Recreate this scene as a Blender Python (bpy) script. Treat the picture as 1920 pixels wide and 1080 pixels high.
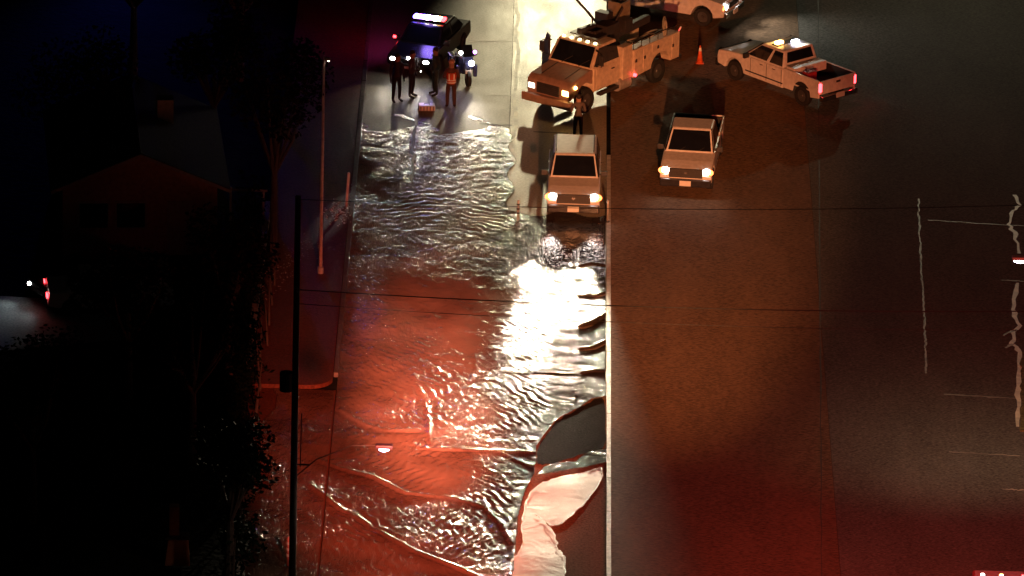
import bpy, math, random
import numpy as np
from mathutils import Vector, Matrix
random.seed(7); rng = np.random.default_rng(7)
R = math.radians
S = bpy.context.scene
COL = S.collection
for o in list(bpy.data.objects): bpy.data.objects.remove(o)

# ------------------------------------------------------------------ camera
FPX, PITCH, ROLL, YAW, DIST = 13750.0, R(20.5), R(1.5), -0.003, 264.4
fw = Vector((math.sin(YAW)*math.cos(PITCH), math.cos(YAW)*math.cos(PITCH), -math.sin(PITCH)))
r0 = Vector((math.cos(YAW), -math.sin(YAW), 0)); u0 = r0.cross(fw)
rt = math.cos(ROLL)*r0 + math.sin(ROLL)*u0
up = math.cos(ROLL)*u0 - math.sin(ROLL)*r0
CAM = -DIST*(fw + rt*(177/FPX)).normalized()
cd = bpy.data.cameras.new('camera'); cam = bpy.data.objects.new('camera', cd); COL.objects.link(cam)
cd.sensor_width = 36; cd.lens = FPX/1920*36; cd.clip_start = 1; cd.clip_end = 3000
cam.matrix_world = Matrix(((rt.x, up.x, -fw.x, CAM.x), (rt.y, up.y, -fw.y, CAM.y), (rt.z, up.z, -fw.z, CAM.z), (0, 0, 0, 1)))
S.camera = cam
def G(px, py, z=0.0):
    """ground (or height z) point seen at a photo pixel"""
    d = fw + rt*((px-960)/FPX) + up*((540-py)/FPX)
    t = (z-CAM.z)/d.z
    return CAM + d*t
def g2(px, py, z=0.0):
    p = G(px, py, z); return (p.x, p.y)

# ------------------------------------------------------------------ world, moon, exposure
W = bpy.data.worlds.new('World'); S.world = W; W.use_nodes = True
nt = W.node_tree; bgn = nt.nodes['Background']
sky = nt.nodes.new('ShaderNodeTexSky'); sky.sky_type = 'NISHITA'; sky.sun_disc = False
sky.sun_elevation = R(-6); sky.sun_rotation = R(200)
nt.links.new(sky.outputs[0], bgn.inputs[0]); bgn.inputs[1].default_value = 0.05
sl = bpy.data.lights.new('night_sky_sun', 'SUN'); so = bpy.data.objects.new('night_sky_sun', sl); COL.objects.link(so)
sl.energy = 0.004; sl.angle = R(10); sl.color = (1, .85, .7); so.rotation_euler = (R(35), 0, R(20))
S.view_settings.view_transform = 'Standard'; S.view_settings.look = 'None'; S.view_settings.exposure = 0.0; S.view_settings.gamma = 1
S.view_settings.use_curve_mapping = False

def lamp(name, loc, target, power, color, size=60, radius=.1, blend=1.0, kind='SPOT', parent=None):
    l = bpy.data.lights.new(name, kind); l.energy = power; l.color = color; l.shadow_soft_size = radius
    if kind == 'SPOT': l.spot_size = R(size); l.spot_blend = blend
    o = bpy.data.objects.new(name, l); COL.objects.link(o); o.location = loc
    d = Vector(target)-Vector(loc); o.rotation_euler = d.to_track_quat('-Z', 'Y').to_euler()
    if parent: o.parent = parent
    return o
# emergency engines and work lights standing just beyond the picture's edges
lamp('engine_beacon', (*g2(860, 1800), 13.0), (*g2(780, 900), 0), 190000, (1, .17, .09), 19, .4, 1)
lamp('engine_beacon', (*g2(840, 1850), 13.0), (*g2(815, 760), 0), 1350000, (1, .30, .18), 8.5, .4, 1)
lamp('engine_beacon', (*g2(1700, 1750), 12), (*g2(1620, 830), 0), 44000, (1, .09, .06), 46, .4, 1)
lamp('engine_scene_light', (*g2(1300, 1900), 15.0), (*g2(1215, 430), 0), 260000, (1, .34, .12), 14.5, .4, 1)
lamp('yard_street_lamp', (*g2(1800, -330), 9), (*g2(1700, 200), 0), 5200, (1, .93, .60), 46, .2)
lamp('crew_truck_floodlight', (*g2(1060, -330), 9.0), (*g2(1025, 80), 0), 17000, (1, .86, .52), 21, .25)

# ------------------------------------------------------------------ materials
MATS = {}
def mat(name, col, rough=.5, metal=0., em=None, es=0., var=.18, scale=6., bump=0., bscale=30., bstretch=(1, 1, 1), spec=.5, dark=None):
    if name in MATS: return MATS[name]
    m = bpy.data.materials.new(name); m.use_nodes = True; n = m.node_tree.nodes; L = m.node_tree.links
    b = n['Principled BSDF']; b.inputs['Roughness'].default_value = rough; b.inputs['Metallic'].default_value = metal
    b.inputs['Specular IOR Level'].default_value = spec
    tc = n.new('ShaderNodeTexCoord'); no = n.new('ShaderNodeTexNoise'); no.inputs['Scale'].default_value = scale; no.inputs['Detail'].default_value = 6
    L.new(tc.outputs['Object'], no.inputs['Vector'])
    cr = n.new('ShaderNodeValToRGB'); L.new(no.outputs['Fac'], cr.inputs[0])
    lo = dark or [c*(1-var) for c in col]; hi = [min(1, c*(1+var)) for c in col]
    cr.color_ramp.elements[0].position = .35; cr.color_ramp.elements[1].position = .65
    cr.color_ramp.elements[0].color = (*lo, 1); cr.color_ramp.elements[1].color = (*hi, 1)
    L.new(cr.outputs[0], b.inputs['Base Color'])
    if em: b.inputs['Emission Color'].default_value = (*em, 1); b.inputs['Emission Strength'].default_value = es
    if bump:
        mp = n.new('ShaderNodeMapping'); mp.inputs['Scale'].default_value = bstretch; L.new(tc.outputs['Object'], mp.inputs[0])
        nb = n.new('ShaderNodeTexNoise'); nb.inputs['Scale'].default_value = bscale; nb.inputs['Detail'].default_value = 4
        L.new(mp.outputs[0], nb.inputs['Vector'])
        bu = n.new('ShaderNodeBump'); bu.inputs['Strength'].default_value = 1; bu.inputs['Distance'].default_value = bump
        L.new(nb.outputs['Fac'], bu.inputs['Height']); L.new(bu.outputs[0], b.inputs['Normal'])
    MATS[name] = m; return m

white = mat('white_paint', (.70, .68, .64), .3, var=.1)
silver = mat('silver_paint', (.60, .57, .54), .3, var=.08)
black = mat('black_paint', (.02, .02, .024), .22)
navy = mat('dark_blue_paint', (.03, .035, .09), .25)
dgrey = mat('dark_plastic', (.02, .02, .02), .5)
chrome = mat('chrome', (.6, .6, .6), .18, 1.)
glass = mat('dark_glass', (.008, .009, .012), .06)
rubber = mat('tyre_rubber', (.015, .015, .015), .8)
rim = mat('wheel_rim', (.07, .07, .07), .55, .3)
steel = mat('galvanised_steel', (.38, .36, .33), .45, .3)
headlit = mat('lit_headlight', (.9, .9, .9), .2, em=(1, .93, .86), es=45)
amberlit = mat('lit_amber_lamp', (.9, .5, .1), .3, em=(1, .50, .13), es=22)
redlit = mat('lit_red_lamp', (.8, .05, .05), .3, em=(1, .04, .05), es=11)
bluelit = mat('lit_blue_lamp', (.1, .1, .9), .3, em=(.16, .10, 1), es=28)
violetlit = mat('lit_violet_lamp', (.5, .2, .9), .3, em=(.75, .25, 1), es=8)
dimwhite = mat('dim_white_lamp', (.8, .8, .8), .3, em=(1, .8, .6), es=5)
platem = mat('plate_white', (.6, .6, .58), .4, var=.05)
orange = mat('orange_plastic', (.75, .12, .03), .5)
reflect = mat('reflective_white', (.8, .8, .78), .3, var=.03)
redp = mat('red_paint', (.35, .03, .03), .4)
darkm = mat('dark_metal', (.04, .035, .035), .45, .2)
bucketm = mat('bucket_fibreglass', (.25, .20, .12), .45)
leafm = mat('leaf', (.010, .016, .008), .9, spec=.05, var=.5, scale=2)
leafd = mat('dry_leaf', (.022, .016, .010), .9, spec=.05, var=.4, scale=2)
bark = mat('bark', (.07, .05, .035), .85, bump=.02, bscale=14, bstretch=(1, 1, .25))
woodpole = mat('pole_wood', (.055, .042, .03), .8, bump=.01, bscale=20, bstretch=(1, 1, .1))
concrete = mat('concrete', (.28, .24, .19), .7, bump=.01, bscale=40)
cable = mat('cable_rubber', (.012, .012, .012), .45)

# ------------------------------------------------------------------ mesh builder
class MB:
    def __init__(s): s.v = []; s.f = []
    def add(s, vs, fs):
        k = len(s.v); s.v += [tuple(v) for v in vs]; s.f += [tuple(i+k for i in f) for f in fs]; return s
    def box(s, c, d, rz=0, rx=0, ry=0):
        M = Matrix.Translation(c) @ Matrix.Rotation(rz, 4, 'Z') @ Matrix.Rotation(ry, 4, 'Y') @ Matrix.Rotation(rx, 4, 'X')
        vs = [M @ Vector((sx*d[0]/2, sy*d[1]/2, sz*d[2]/2)) for sz in (-1, 1) for sx, sy in ((-1, -1), (1, -1), (1, 1), (-1, 1))]
        return s.add(vs, [(0, 3, 2, 1), (4, 5, 6, 7), (0, 1, 5, 4), (1, 2, 6, 5), (2, 3, 7, 6), (3, 0, 4, 7)])
    def prism(s, poly, y0, y1):          # (x,z) polygon extruded along y
        n = len(poly); vs = [(x, y0, z) for x, z in poly]+[(x, y1, z) for x, z in poly]
        return s.add(vs, [tuple(range(n)), tuple(range(2*n-1, n-1, -1))]+[(i, i+n, (i+1) % n+n, (i+1) % n) for i in range(n)])
    def slab(s, poly, z0, z1):
        n = len(poly); vs = [(x, y, z0) for x, y in poly]+[(x, y, z1) for x, y in poly]
        return s.add(vs, [tuple(range(n-1, -1, -1)), tuple(range(n, 2*n))]+[(i, (i+1) % n, (i+1) % n+n, i+n) for i in range(n)])
    def tube(s, pts, rs, n=10, cap=True):
        pts = [Vector(p) for p in pts]
        if not hasattr(rs, '__len__'): rs = [rs]*len(pts)
        k = len(s.v); up_ = None
        for i, p in enumerate(pts):
            d = (pts[min(i+1, len(pts)-1)]-pts[max(i-1, 0)]).normalized()
            a = Vector((0, 0, 1)) if abs(d.z) < .95 else Vector((1, 0, 0))
            if up_ is None: up_ = a
            e1 = d.cross(a).normalized(); e2 = d.cross(e1).normalized()
            for j in range(n):
                t = 2*math.pi*j/n; s.v.append(tuple(p+(e1*math.cos(t)+e2*math.sin(t))*rs[i]))
        for i in range(len(pts)-1):
            for j in range(n):
                a, b = k+i*n+j, k+i*n+(j+1) % n; s.f.append((a, b, b+n, a+n))
        if cap: s.f.append(tuple(k+j for j in range(n-1, -1, -1))); s.f.append(tuple(k+(len(pts)-1)*n+j for j in range(n)))
        return s
    def ball(s, c, r, nu=12, nv=8):
        r = r if hasattr(r, '__len__') else (r, r, r); k = len(s.v)
        for i in range(nv+1):
            a = math.pi*i/nv
            for j in range(nu):
                t = 2*math.pi*j/nu; s.v.append((c[0]+r[0]*math.sin(a)*math.cos(t), c[1]+r[1]*math.sin(a)*math.sin(t), c[2]+r[2]*math.cos(a)))
        for i in range(nv):
            for j in range(nu):
                a, b = k+i*nu+j, k+i*nu+(j+1) % nu; s.f.append((a, a+nu, b+nu, b))
        return s
    def pane(s, q, th=.012):             # q: 4 corner points, extruded along the normal by th
        q = [Vector(p) for p in q]; n = (q[1]-q[0]).cross(q[3]-q[0]).normalized()
        vs = [p+n*.004 for p in q]+[p+n*(th+.004) for p in q]
        return s.add(vs, [(3, 2, 1, 0), (4, 5, 6, 7), (0, 1, 5, 4), (1, 2, 6, 5), (2, 3, 7, 6), (3, 0, 4, 7)])
    def build(s, name, m, parent=None, bevel=0, smooth=False):
        me = bpy.data.meshes.new(name); me.from_pydata(s.v, [], s.f); me.materials.append(m); me.update()
        o = bpy.data.objects.new(name, me); COL.objects.link(o)
        if parent: o.parent = parent
        if smooth:
            for p in me.polygons: p.use_smooth = True
        if bevel:
            b = o.modifiers.new('bevel', 'BEVEL'); b.width = bevel; b.segments = 2; b.limit_method = 'ANGLE'; b.angle_limit = R(25)
        return o
def tag(o, label=None, cat=None, group=None, kind=None):
    if label: o['label'] = label
    if cat: o['category'] = cat
    if group: o['group'] = group
    if kind: o['kind'] = kind
    return o
def thing(name, label, cat, loc=(0, 0, 0), rz=0, group=None):
    o = bpy.data.objects.new(name, None); COL.objects.link(o); o.location = loc; o.rotation_euler = (0, 0, rz)
    return tag(o, label, cat, group)
def struct(name, mb, m): return tag(mb.build(name, m), kind='structure')
def quadlerp(q, u0, u1, v0, v1):
    q = [Vector(p) for p in q]
    f = lambda u, v: q[0]*(1-u)*(1-v)+q[1]*u*(1-v)+q[2]*u*v+q[3]*(1-u)*v
    return [f(u0, v0), f(u1, v0), f(u1, v1), f(u0, v1)]

# ------------------------------------------------------------------ the ground
Yn, Yf = -75., 110.
struct('ground', MB().slab([(-260, -420), (200, -420), (200, 700), (-260, 700)], -.30, -.02), mat('dark_soil', (.012, .012, .008), .95, spec=.03, var=.5, scale=.6, bump=.05, bscale=4))
def roadmat(name, col, rough, bump, stretch=(1, 1, 1), wet=None, spec=.5, dark=.55, patch=.5, cols2=None):
    m = bpy.data.materials.new(name); m.use_nodes = True; n = m.node_tree.nodes; L = m.node_tree.links; b = n['Principled BSDF']
    tc = n.new('ShaderNodeTexCoord')
    def noise(sc, det, st=(1, 1, 1)):
        mp = n.new('ShaderNodeMapping'); mp.inputs['Scale'].default_value = st; L.new(tc.outputs['Object'], mp.inputs[0])
        x = n.new('ShaderNodeTexNoise'); x.inputs['Scale'].default_value = sc; x.inputs['Detail'].default_value = det; x.inputs['Roughness'].default_value = .65
        L.new(mp.outputs[0], x.inputs['Vector']); return x.outputs['Fac']
    a = noise(patch, 8, (1.6, .45, 1)); c = noise(10, 9, stretch); g_ = noise(13, 5, (stretch[0]*.9, stretch[1]*1.1, 1))
    m1 = n.new('ShaderNodeMath'); m1.operation = 'MULTIPLY_ADD'; L.new(c, m1.inputs[0]); m1.inputs[1].default_value = .55; L.new(g_, m1.inputs[2])
    m2 = n.new('ShaderNodeMath'); m2.operation = 'MULTIPLY_ADD'; L.new(a, m2.inputs[0]); m2.inputs[1].default_value = .28; L.new(m1.outputs[0], m2.inputs[2])
    cr = n.new('ShaderNodeValToRGB'); mrr = n.new('ShaderNodeMapRange'); L.new(m2.outputs[0], mrr.inputs[0]); mrr.inputs[1].default_value = .70; mrr.inputs[2].default_value = 1.12; L.new(mrr.outputs[0], cr.inputs[0])
    cr.color_ramp.elements[0].color = (*[x*dark for x in col], 1); cr.color_ramp.elements[1].color = (*[x*1.55 for x in col], 1)
    L.new(cr.outputs[0], b.inputs['Base Color']); b.inputs['Specular IOR Level'].default_value = spec
    rr = n.new('ShaderNodeMapRange'); L.new(noise(.35, 4, (1.5, .5, 1)), rr.inputs[0]); rr.inputs[1].default_value = .35; rr.inputs[2].default_value = .65
    rr.inputs[3].default_value = rough if wet is None else wet; rr.inputs[4].default_value = rough; L.new(rr.outputs[0], b.inputs['Roughness'])
    bu = n.new('ShaderNodeBump'); bu.inputs['Distance'].default_value = bump*1.6; L.new(noise(12, 8, stretch), bu.inputs['Height']); L.new(bu.outputs[0], b.inputs['Normal'])
    return m
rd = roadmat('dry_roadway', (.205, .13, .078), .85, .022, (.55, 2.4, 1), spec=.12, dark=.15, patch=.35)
wetrd = roadmat('wet_roadway', (.17, .15, .11), .55, .006, (1, 1.5, 1), wet=.42, spec=.45)
palerd = roadmat('pale_wet_lane', (.27, .23, .16), .5, .005, (1, 1.2, 1), wet=.36, spec=.5)
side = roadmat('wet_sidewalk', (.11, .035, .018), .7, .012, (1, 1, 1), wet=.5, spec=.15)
XL = G(655, 480).x                      # kerb line left
XJ = G(1539, 600, .1).x
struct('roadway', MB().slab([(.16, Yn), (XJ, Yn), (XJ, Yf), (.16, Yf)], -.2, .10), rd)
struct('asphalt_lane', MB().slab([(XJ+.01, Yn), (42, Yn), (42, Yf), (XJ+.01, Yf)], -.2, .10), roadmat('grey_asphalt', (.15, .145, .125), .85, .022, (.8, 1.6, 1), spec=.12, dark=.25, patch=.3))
struct('flooded_road', MB().slab([(XL, Yn), (-3.72, Yn), (-3.72, Yf), (XL, Yf)], -.2, .0), wetrd)
YS = G(1000, 745).y
struct('dry_gutter_lane', MB().slab([(-3.70, Yn), (0, Yn), (0, YS-.01), (-3.70, YS-.01)], -.2, .0), roadmat('dry_gutter_concrete', (.30, .16, .09), .9, .01, spec=.03))
struct('gutter_lane', MB().slab([(-3.70, YS), (0, YS), (0, Yf), (-3.70, Yf)], -.2, .0), palerd)
kb = MB()
y = Yn
while y < 12:
    kb.box((.08, y+1.48, -.02), (.15, 2.94, .28)); y += 2.97
struct('median_kerb', kb, mat('kerb_concrete', (.42, .37, .30), .45, var=.25, bump=.006))
# sidewalk on the left, ending in a rounded corner at a flooded driveway
xa = G(490, 560).x
pc = G(630, 730); pts = [(xa, Yf), (xa, pc.y), (XL-1.2, pc.y)]
for k in range(1, 8):
    a = -math.pi/2+k*math.pi/16; pts.append((XL-1.05+.9*math.cos(a)*1., pc.y+.9+.9*math.sin(a)))
pts.append((XL-.15, Yf))
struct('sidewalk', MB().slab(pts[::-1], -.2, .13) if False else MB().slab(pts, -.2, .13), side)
kl = MB(); y = pc.y+1.2
while y < 60:
    kl.box((XL-.07, y+1.2, -.02), (.15, 2.38, .34)); y += 2.42
struct('kerb', kl, mat('wet_kerb', (.12, .09, .07), .35, var=.25, bump=.006))
pts2 = [(xa, Yn), (XL-.02, Yn), (XL-.02, pc.y-.06), (xa, pc.y-.06)]
struct('driveway', MB().slab(pts2, -.2, -.005), side)

# joints and sealed cracks
def ribbon(pts, w, z, jit=0.0, sub=1, wj=.3):
    P = []
    for i in range(len(pts)-1):
        a, b = Vector(pts[i]), Vector(pts[i+1])
        for k in range(sub): P.append(a.lerp(b, k/sub)+Vector((random.gauss(0, jit), random.gauss(0, jit), 0)) if (i or k) else a)
    P.append(Vector(pts[-1])); m = MB(); n = len(P); vs = []
    for i, p in enumerate(P):
        d = (P[min(i+1, n-1)]-P[max(i-1, 0)]); d.z = 0; d.normalize(); q = Vector((-d.y, d.x, 0))*w/2*(1+random.uniform(-wj, wj))
        vs += [(p.x-q.x, p.y-q.y, z), (p.x+q.x, p.y+q.y, z)]
    return m.add(vs, [(2*i, 2*i+2, 2*i+3, 2*i+1) for i in range(n-1)])
seal = mat('sealant_glint', (.30, .27, .20), .5, var=.6, scale=1.2)  # pale colour stands in for light glinting off tar and joints
seal2 = mat('sealant_lamp_glint', (.8, .78, .55), .35, var=.2, scale=3)  # lamplight on the sealant put into a brighter base colour
tar = mat('dark_joint', (.02, .016, .012), .6)
def px_line(pp, w, z, jit, sub, wj=.4): return ribbon([(*g2(x, y, z), 0) for x, y in pp], w, z, jit, sub, wj)
def sealed(pp, w, z, jit=.03, sub=6, name='sealed_crack', m=seal): struct(name, px_line(pp, w, z, jit, sub), m)
sealed([(966, -30), (971, 30), (968, 60), (972, 95), (965, 180), (968, 235), (962, 262), (957, 330)], .12, .012, .03, 4)
sealed([(835, -30), (828, 2), (818, 12), (812, 24), (802, 32), (803, 42)], .13, .012, .05, 3)
sealed([(880, 78), (968, 77)], .06, .008, .02, 6)
sealed([(905, 178), (965, 179)], .06, .008, .02, 6)
sealed([(786, 180), (779, 225), (776, 260), (774, 300), (772, 340)], .10, .045, .03, 5)
sealed([(1722, 372), (1726, 470), (1731, 560), (1735, 640), (1737, 700)], .065, .108, .018, 22)
sealed([(1534, -20), (1538, 640), (1541, 1100)], .03, .104, .01, 14, 'pavement_joint', tar)
for yy, x0, x1 in ((413, 1740, 1925), (525, 1878, 1925), (739, 1770, 1912), (847, 1780, 1912), (917, 1880, 1925)):
    sealed([(x0, yy), (x1, yy+(x1-x0)*.058)], .07, .112, .02, 12)
for yy, x0, x1 in ((247, 1000, 1066), (232, 900, 960)):
    sealed([(x0, yy), (x1, yy+3)], .10, .008, .01, 4, 'pavement_joint', tar)
sealed([(1902, 365), (1910, 385), (1897, 400), (1893, 420), (1905, 440), (1911, 475)], .13, .116, .035, 4, 'sealed_crack', seal2)
sealed([(1908, 530), (1900, 580), (1910, 612), (1898, 640), (1909, 660), (1911, 740), (1908, 800)], .17, .116, .05, 5, 'sealed_crack', seal2)
sealed([(1907, 618), (1888, 624), (1882, 630)], .10, .117, .02, 3)
sealed([(1900, 645), (1885, 652)], .12, .117, .02, 3)
# grass verge at the right, ragged edge
vm = MB(); ed = []
yy = 660
while yy < 812: ed.append(g2(1914+random.uniform(-3, 3), yy, .15)); yy += 7
A = [(*e,) for e in ed]; vm.slab([(A[0][0]+6, A[0][1])]+A+[(A[-1][0]+6, A[-1][1])], .02, .15)
tag(vm.build('grass_verge', mat('dry_grass', (.16, .15, .05), .8, var=.5, scale=9, bump=.03, bscale=25)), kind='structure')

# ------------------------------------------------------------------ the water
WATER_Z = .035
def water_material(name, base, rough, bumps, wmask=True):
    m = bpy.data.materials.new(name); m.use_nodes = True; n = m.node_tree.nodes; L = m.node_tree.links; b = n['Principled BSDF']
    b.inputs['Roughness'].default_value = rough; b.inputs['IOR'].default_value = 1.33; b.inputs['Specular IOR Level'].default_value = .6
    tc = n.new('ShaderNodeTexCoord')
    no = n.new('ShaderNodeTexNoise'); no.inputs['Scale'].default_value = .5; no.inputs['Detail'].default_value = 6; L.new(tc.outputs['Object'], no.inputs['Vector'])
    cr = n.new('ShaderNodeValToRGB'); L.new(no.outputs['Fac'], cr.inputs[0]); cr.color_ramp.elements[0].position = .35; cr.color_ramp.elements[1].position = .68
    cr.color_ramp.elements[0].color = (*[x*.7 for x in base], 1); cr.color_ramp.elements[1].color = (*[x*1.3 for x in base], 1)
    if wmask:      # muddy left; near the kerb the colour is dimmed to offset headlight glare
        am = n.new('ShaderNodeAttribute'); am.attribute_name = 'mud_dim'; mxc = n.new('ShaderNodeMix'); mxc.data_type = 'RGBA'
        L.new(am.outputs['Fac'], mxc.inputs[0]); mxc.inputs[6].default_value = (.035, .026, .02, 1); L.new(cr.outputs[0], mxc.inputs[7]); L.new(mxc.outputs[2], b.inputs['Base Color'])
    else: L.new(cr.outputs[0], b.inputs['Base Color'])
    prev = None
    for sc, dist, st, rz in bumps:
        mp = n.new('ShaderNodeMapping'); mp.inputs['Scale'].default_value = st; mp.inputs['Rotation'].default_value = (0, 0, rz); L.new(tc.outputs['Object'], mp.inputs[0])
        x = n.new('ShaderNodeTexNoise'); x.inputs['Scale'].default_value = sc; x.inputs['Detail'].default_value = 3; x.inputs['Distortion'].default_value = .6; L.new(mp.outputs[0], x.inputs['Vector'])
        bu = n.new('ShaderNodeBump'); bu.inputs['Distance'].default_value = dist
        # calm and lively areas of the flood
        nm = n.new('ShaderNodeTexNoise'); nm.inputs['Scale'].default_value = .22; nm.inputs['Detail'].default_value = 3; L.new(tc.outputs['Object'], nm.inputs['Vector'])
        mr = n.new('ShaderNodeMapRange'); mr.inputs[1].default_value = .38; mr.inputs[2].default_value = .6; mr.inputs[3].default_value = .45 if wmask else 1; mr.inputs[4].default_value = 1; L.new(nm.outputs['Fac'], mr.inputs[0])
        if wmask and sc > 3:
            ac = n.new('ShaderNodeAttribute'); ac.attribute_name = 'chop'; mm = n.new('ShaderNodeMath'); mm.operation = 'MULTIPLY'; L.new(mr.outputs[0], mm.inputs[0]); L.new(ac.outputs['Fac'], mm.inputs[1]); L.new(mm.outputs[0], bu.inputs['Strength'])
        else: L.new(mr.outputs[0], bu.inputs['Strength'])
        L.new(x.outputs['Fac'], bu.inputs['Height'])
        if prev: L.new(prev.outputs[0], bu.inputs['Normal'])
        prev = bu
    L.new(prev.outputs[0], b.inputs['Normal'])
    return m
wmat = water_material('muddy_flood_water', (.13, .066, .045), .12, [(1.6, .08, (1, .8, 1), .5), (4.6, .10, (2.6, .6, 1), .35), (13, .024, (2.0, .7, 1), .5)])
calm = water_material('pale_sheen_water', (.78, .72, .64), .44, [(1.2, .012, (1, 1, 1), 0), (16, .0022, (1, 1, 1), 0)], False)  # near-white base colour stands in for light reflected off the film

def inpoly(X, Y, poly):
    c = np.zeros(X.shape, bool); n = len(poly)
    for i in range(n):
        x1, y1 = poly[i]; x2, y2 = poly[(i+1) % n]
        if y1 == y2: continue
        cond = ((y1 > Y) != (y2 > Y)) & (X < (x2-x1)*(Y-y1)/(y2-y1)+x1); c ^= cond
    return c
def pxpoly(pp, z=0.): return [g2(x, y, z) for x, y in pp]
dry_px = [(1138, 742), (1110, 748), (1085, 765), (1045, 785), (1024, 810), (1005, 838), (1003, 885), (985, 920), (972, 965), (968, 1010), (960, 1090), (950, 1160), (1138, 1160)]
DRY = pxpoly(dry_px, WATER_Z)
def blob(X, Y, px, py, rx, ry, p=2):
    cx, cy = g2(px, py); ry = ry/(52*.35); rx = rx/52.
    return np.exp(-((np.abs(X-cx)/rx)**p+(np.abs(Y-cy)/ry)**p))
def ridge(X, Y, pp, w, amp):
    """a standing crest along a path"""
    pp = [g2(x, y) for x, y in pp]; best = np.full(X.shape, 9e9); sd = np.zeros(X.shape)
    for i in range(len(pp)-1):
        ax, ay = pp[i]; bx, by = pp[i+1]; dx, dy = bx-ax, by-ay; l2 = dx*dx+dy*dy
        t = np.clip(((X-ax)*dx+(Y-ay)*dy)/l2, 0, 1); ex = X-(ax+t*dx); ey = Y-(ay+t*dy); d = ex*ex+ey*ey
        s = np.sign(dx*ey-dy*ex); m = d < best; best[m] = d[m]; sd[m] = s[m]
    d = np.sqrt(best)*sd
    w = w*.55; return .95*amp*(np.exp(-(d/w)**2)-.55*np.exp(-((d+1.6*w)/(1.3*w))**2)), d
def water_height(X, Y):
    Z = np.zeros(X.shape); GR = np.zeros(X.shape)
    ns = np.zeros(X.shape)
    for k in range(26):          # moving chop, many directions
        a = rng.uniform(0, math.pi); lam = rng.uniform(.55, 2.2); ph = rng.uniform(0, 6.28)
        ns += lam*.006*np.sin((X*math.cos(a)+Y*math.sin(a))*2*math.pi/lam+ph+.7*np.sin(X*.9+ph)+.6*np.cos(Y*.6-ph))
    Z += ns*.07
    A_ = .55
    def train(px, py, rx, ry, ang, lam, amp, curve=0.):
        cx, cy = g2(px, py); dx, dy = X-cx, Y-cy
        u = dx*math.cos(ang)+dy*math.sin(ang); v = -dx*math.sin(ang)+dy*math.cos(ang)
        ph = 2*math.pi*(u+curve*v*v+.13*np.sin(v*1.7)+.07*np.sin(v*4.1+u)+.05*np.sin(u*2.3+v*.7)+.05*np.sin(v*7.3-u*3.1))/lam
        s = np.sin(ph); s = np.sign(s)*np.abs(s)**.8
        return 1.1*amp*s*blob(X, Y, px, py, rx, ry, 2)*(.55+.45*np.sin(X*2.1+1.3*np.sin(Y*1.1))*np.sin(Y*.9+X*.4))
    Z += train(690, 555, 42, 75, R(20), .25, .017, .02)
    Z += train(733, 497, 26, 22, R(24), .24, .012)
    Z += train(660, 640, 30, 45, R(16), .24, .010, .02)
    Z += train(890, 415, 55, 32, R(62), .34, .015, .03)
    Z += train(770, 392, 80, 35, R(100), .40, .016, .08)
    Z += train(800, 270, 100, 45, R(80), .75, .013, .06)
    Z += train(890, 300, 60, 60, R(104), .6, .012, .05)
    Z += train(975, 765, 42, 70, R(28), .29, .020, .02)
    Z += train(1000, 640, 50, 50, R(30), .27, .012, .02)
    Z += train(925, 965, 50, 75, R(8), .30, .018, .10)
    Z += train(850, 1000, 80, 60, R(-20), .34, .012, .05)
    Z += train(780, 720, 90, 90, R(25), .32, .018, .03)
    Z += train(745, 860, 90, 60, R(-20), .34, .018, .03)
    Z += train(690, 1000, 70, 60, R(24), .34, .018, .03)
    for pp, w, a in (([(580, 910), (640, 955), (700, 990), (780, 1035), (850, 1062), (900, 1085)], .13, .078),
                     ([(560, 850), (640, 880), (700, 895), (760, 925), (850, 935), (905, 950), (940, 985), (960, 1020)], .15, .06),
                     ([(640, 770), (680, 795), (720, 808), (780, 808)], .2, .06),
                     ([(790, 842), (850, 845), (940, 846), (1000, 850)], .11, .06),
                     ([(940, 700), (1050, 702), (1137, 704)], .07, .025),
                     ([(775, 705), (790, 740), (802, 775), (806, 830)], .13, .05),
                     ([(820, 600), (828, 640), (820, 700)], .10, .035),
                     ([(885, 640), (893, 690), (880, 720)], .12, .035),
                     ([(940, 850), (985, 872), (1010, 876)], .12, .05),
                     ([(1086, 500), (1110, 495), (1137, 500)], .10, .08), ([(1086, 556), (1115, 556), (1137, 549)], .10, .08), ([(1090, 612), (1110, 606), (1137, 590)], .16, .09), ([(1090, 655), (1112, 652), (1137, 640)], .12, .08), ([(1092, 700), (1115, 696), (1137, 697)], .10, .06),
                     ([(1080, 470), (1082, 540), (1092, 600), (1088, 650), (1100, 700), (1080, 745)], .10, .04)):
        z, _ = ridge(X, Y, pp, w, a)
        if a > .079 or a in (.06,) and pp[0][0] > 1085: GR += z
        else: Z += z*(.35+.65*(.5+.5*np.sin(X*1.9+Y*.8)))
    # smooth glassy sheets in the gutter beside the kerb
    gx = (X > g2(1084, 560)[0]).astype(float)
    calmf = 1-gx*.93
    Zg = .010*np.sin(Y*1.1+2*np.sin(Y*.37))+.006*np.sin(X*5+Y*.8)
    Z = Z*calmf+Zg*gx+GR*gx
    Z *= 1-.85*blob(X, Y, 1075, 425, 80, 45, 4)
    # shadowed calm slicks
    for px, py, rx, ry in ((875, 640, 60, 50), (800, 560, 90, 40), (820, 640, 20, 50), (1000, 470, 30, 40)):
        Z *= 1-.75*blob(X, Y, px, py, rx, ry, 2)
    # the flood thins out to nothing at its far and right-hand margins
    yt = G(860, 232).y; e = np.clip((Y-(yt-3.2))/3.2, 0, 1)
    Z = Z*(1-.55*e)-.050*e**1.5+.016*e*np.sin(X*2.3+1.3*np.sin(Y*2.1))
    return Z
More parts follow.
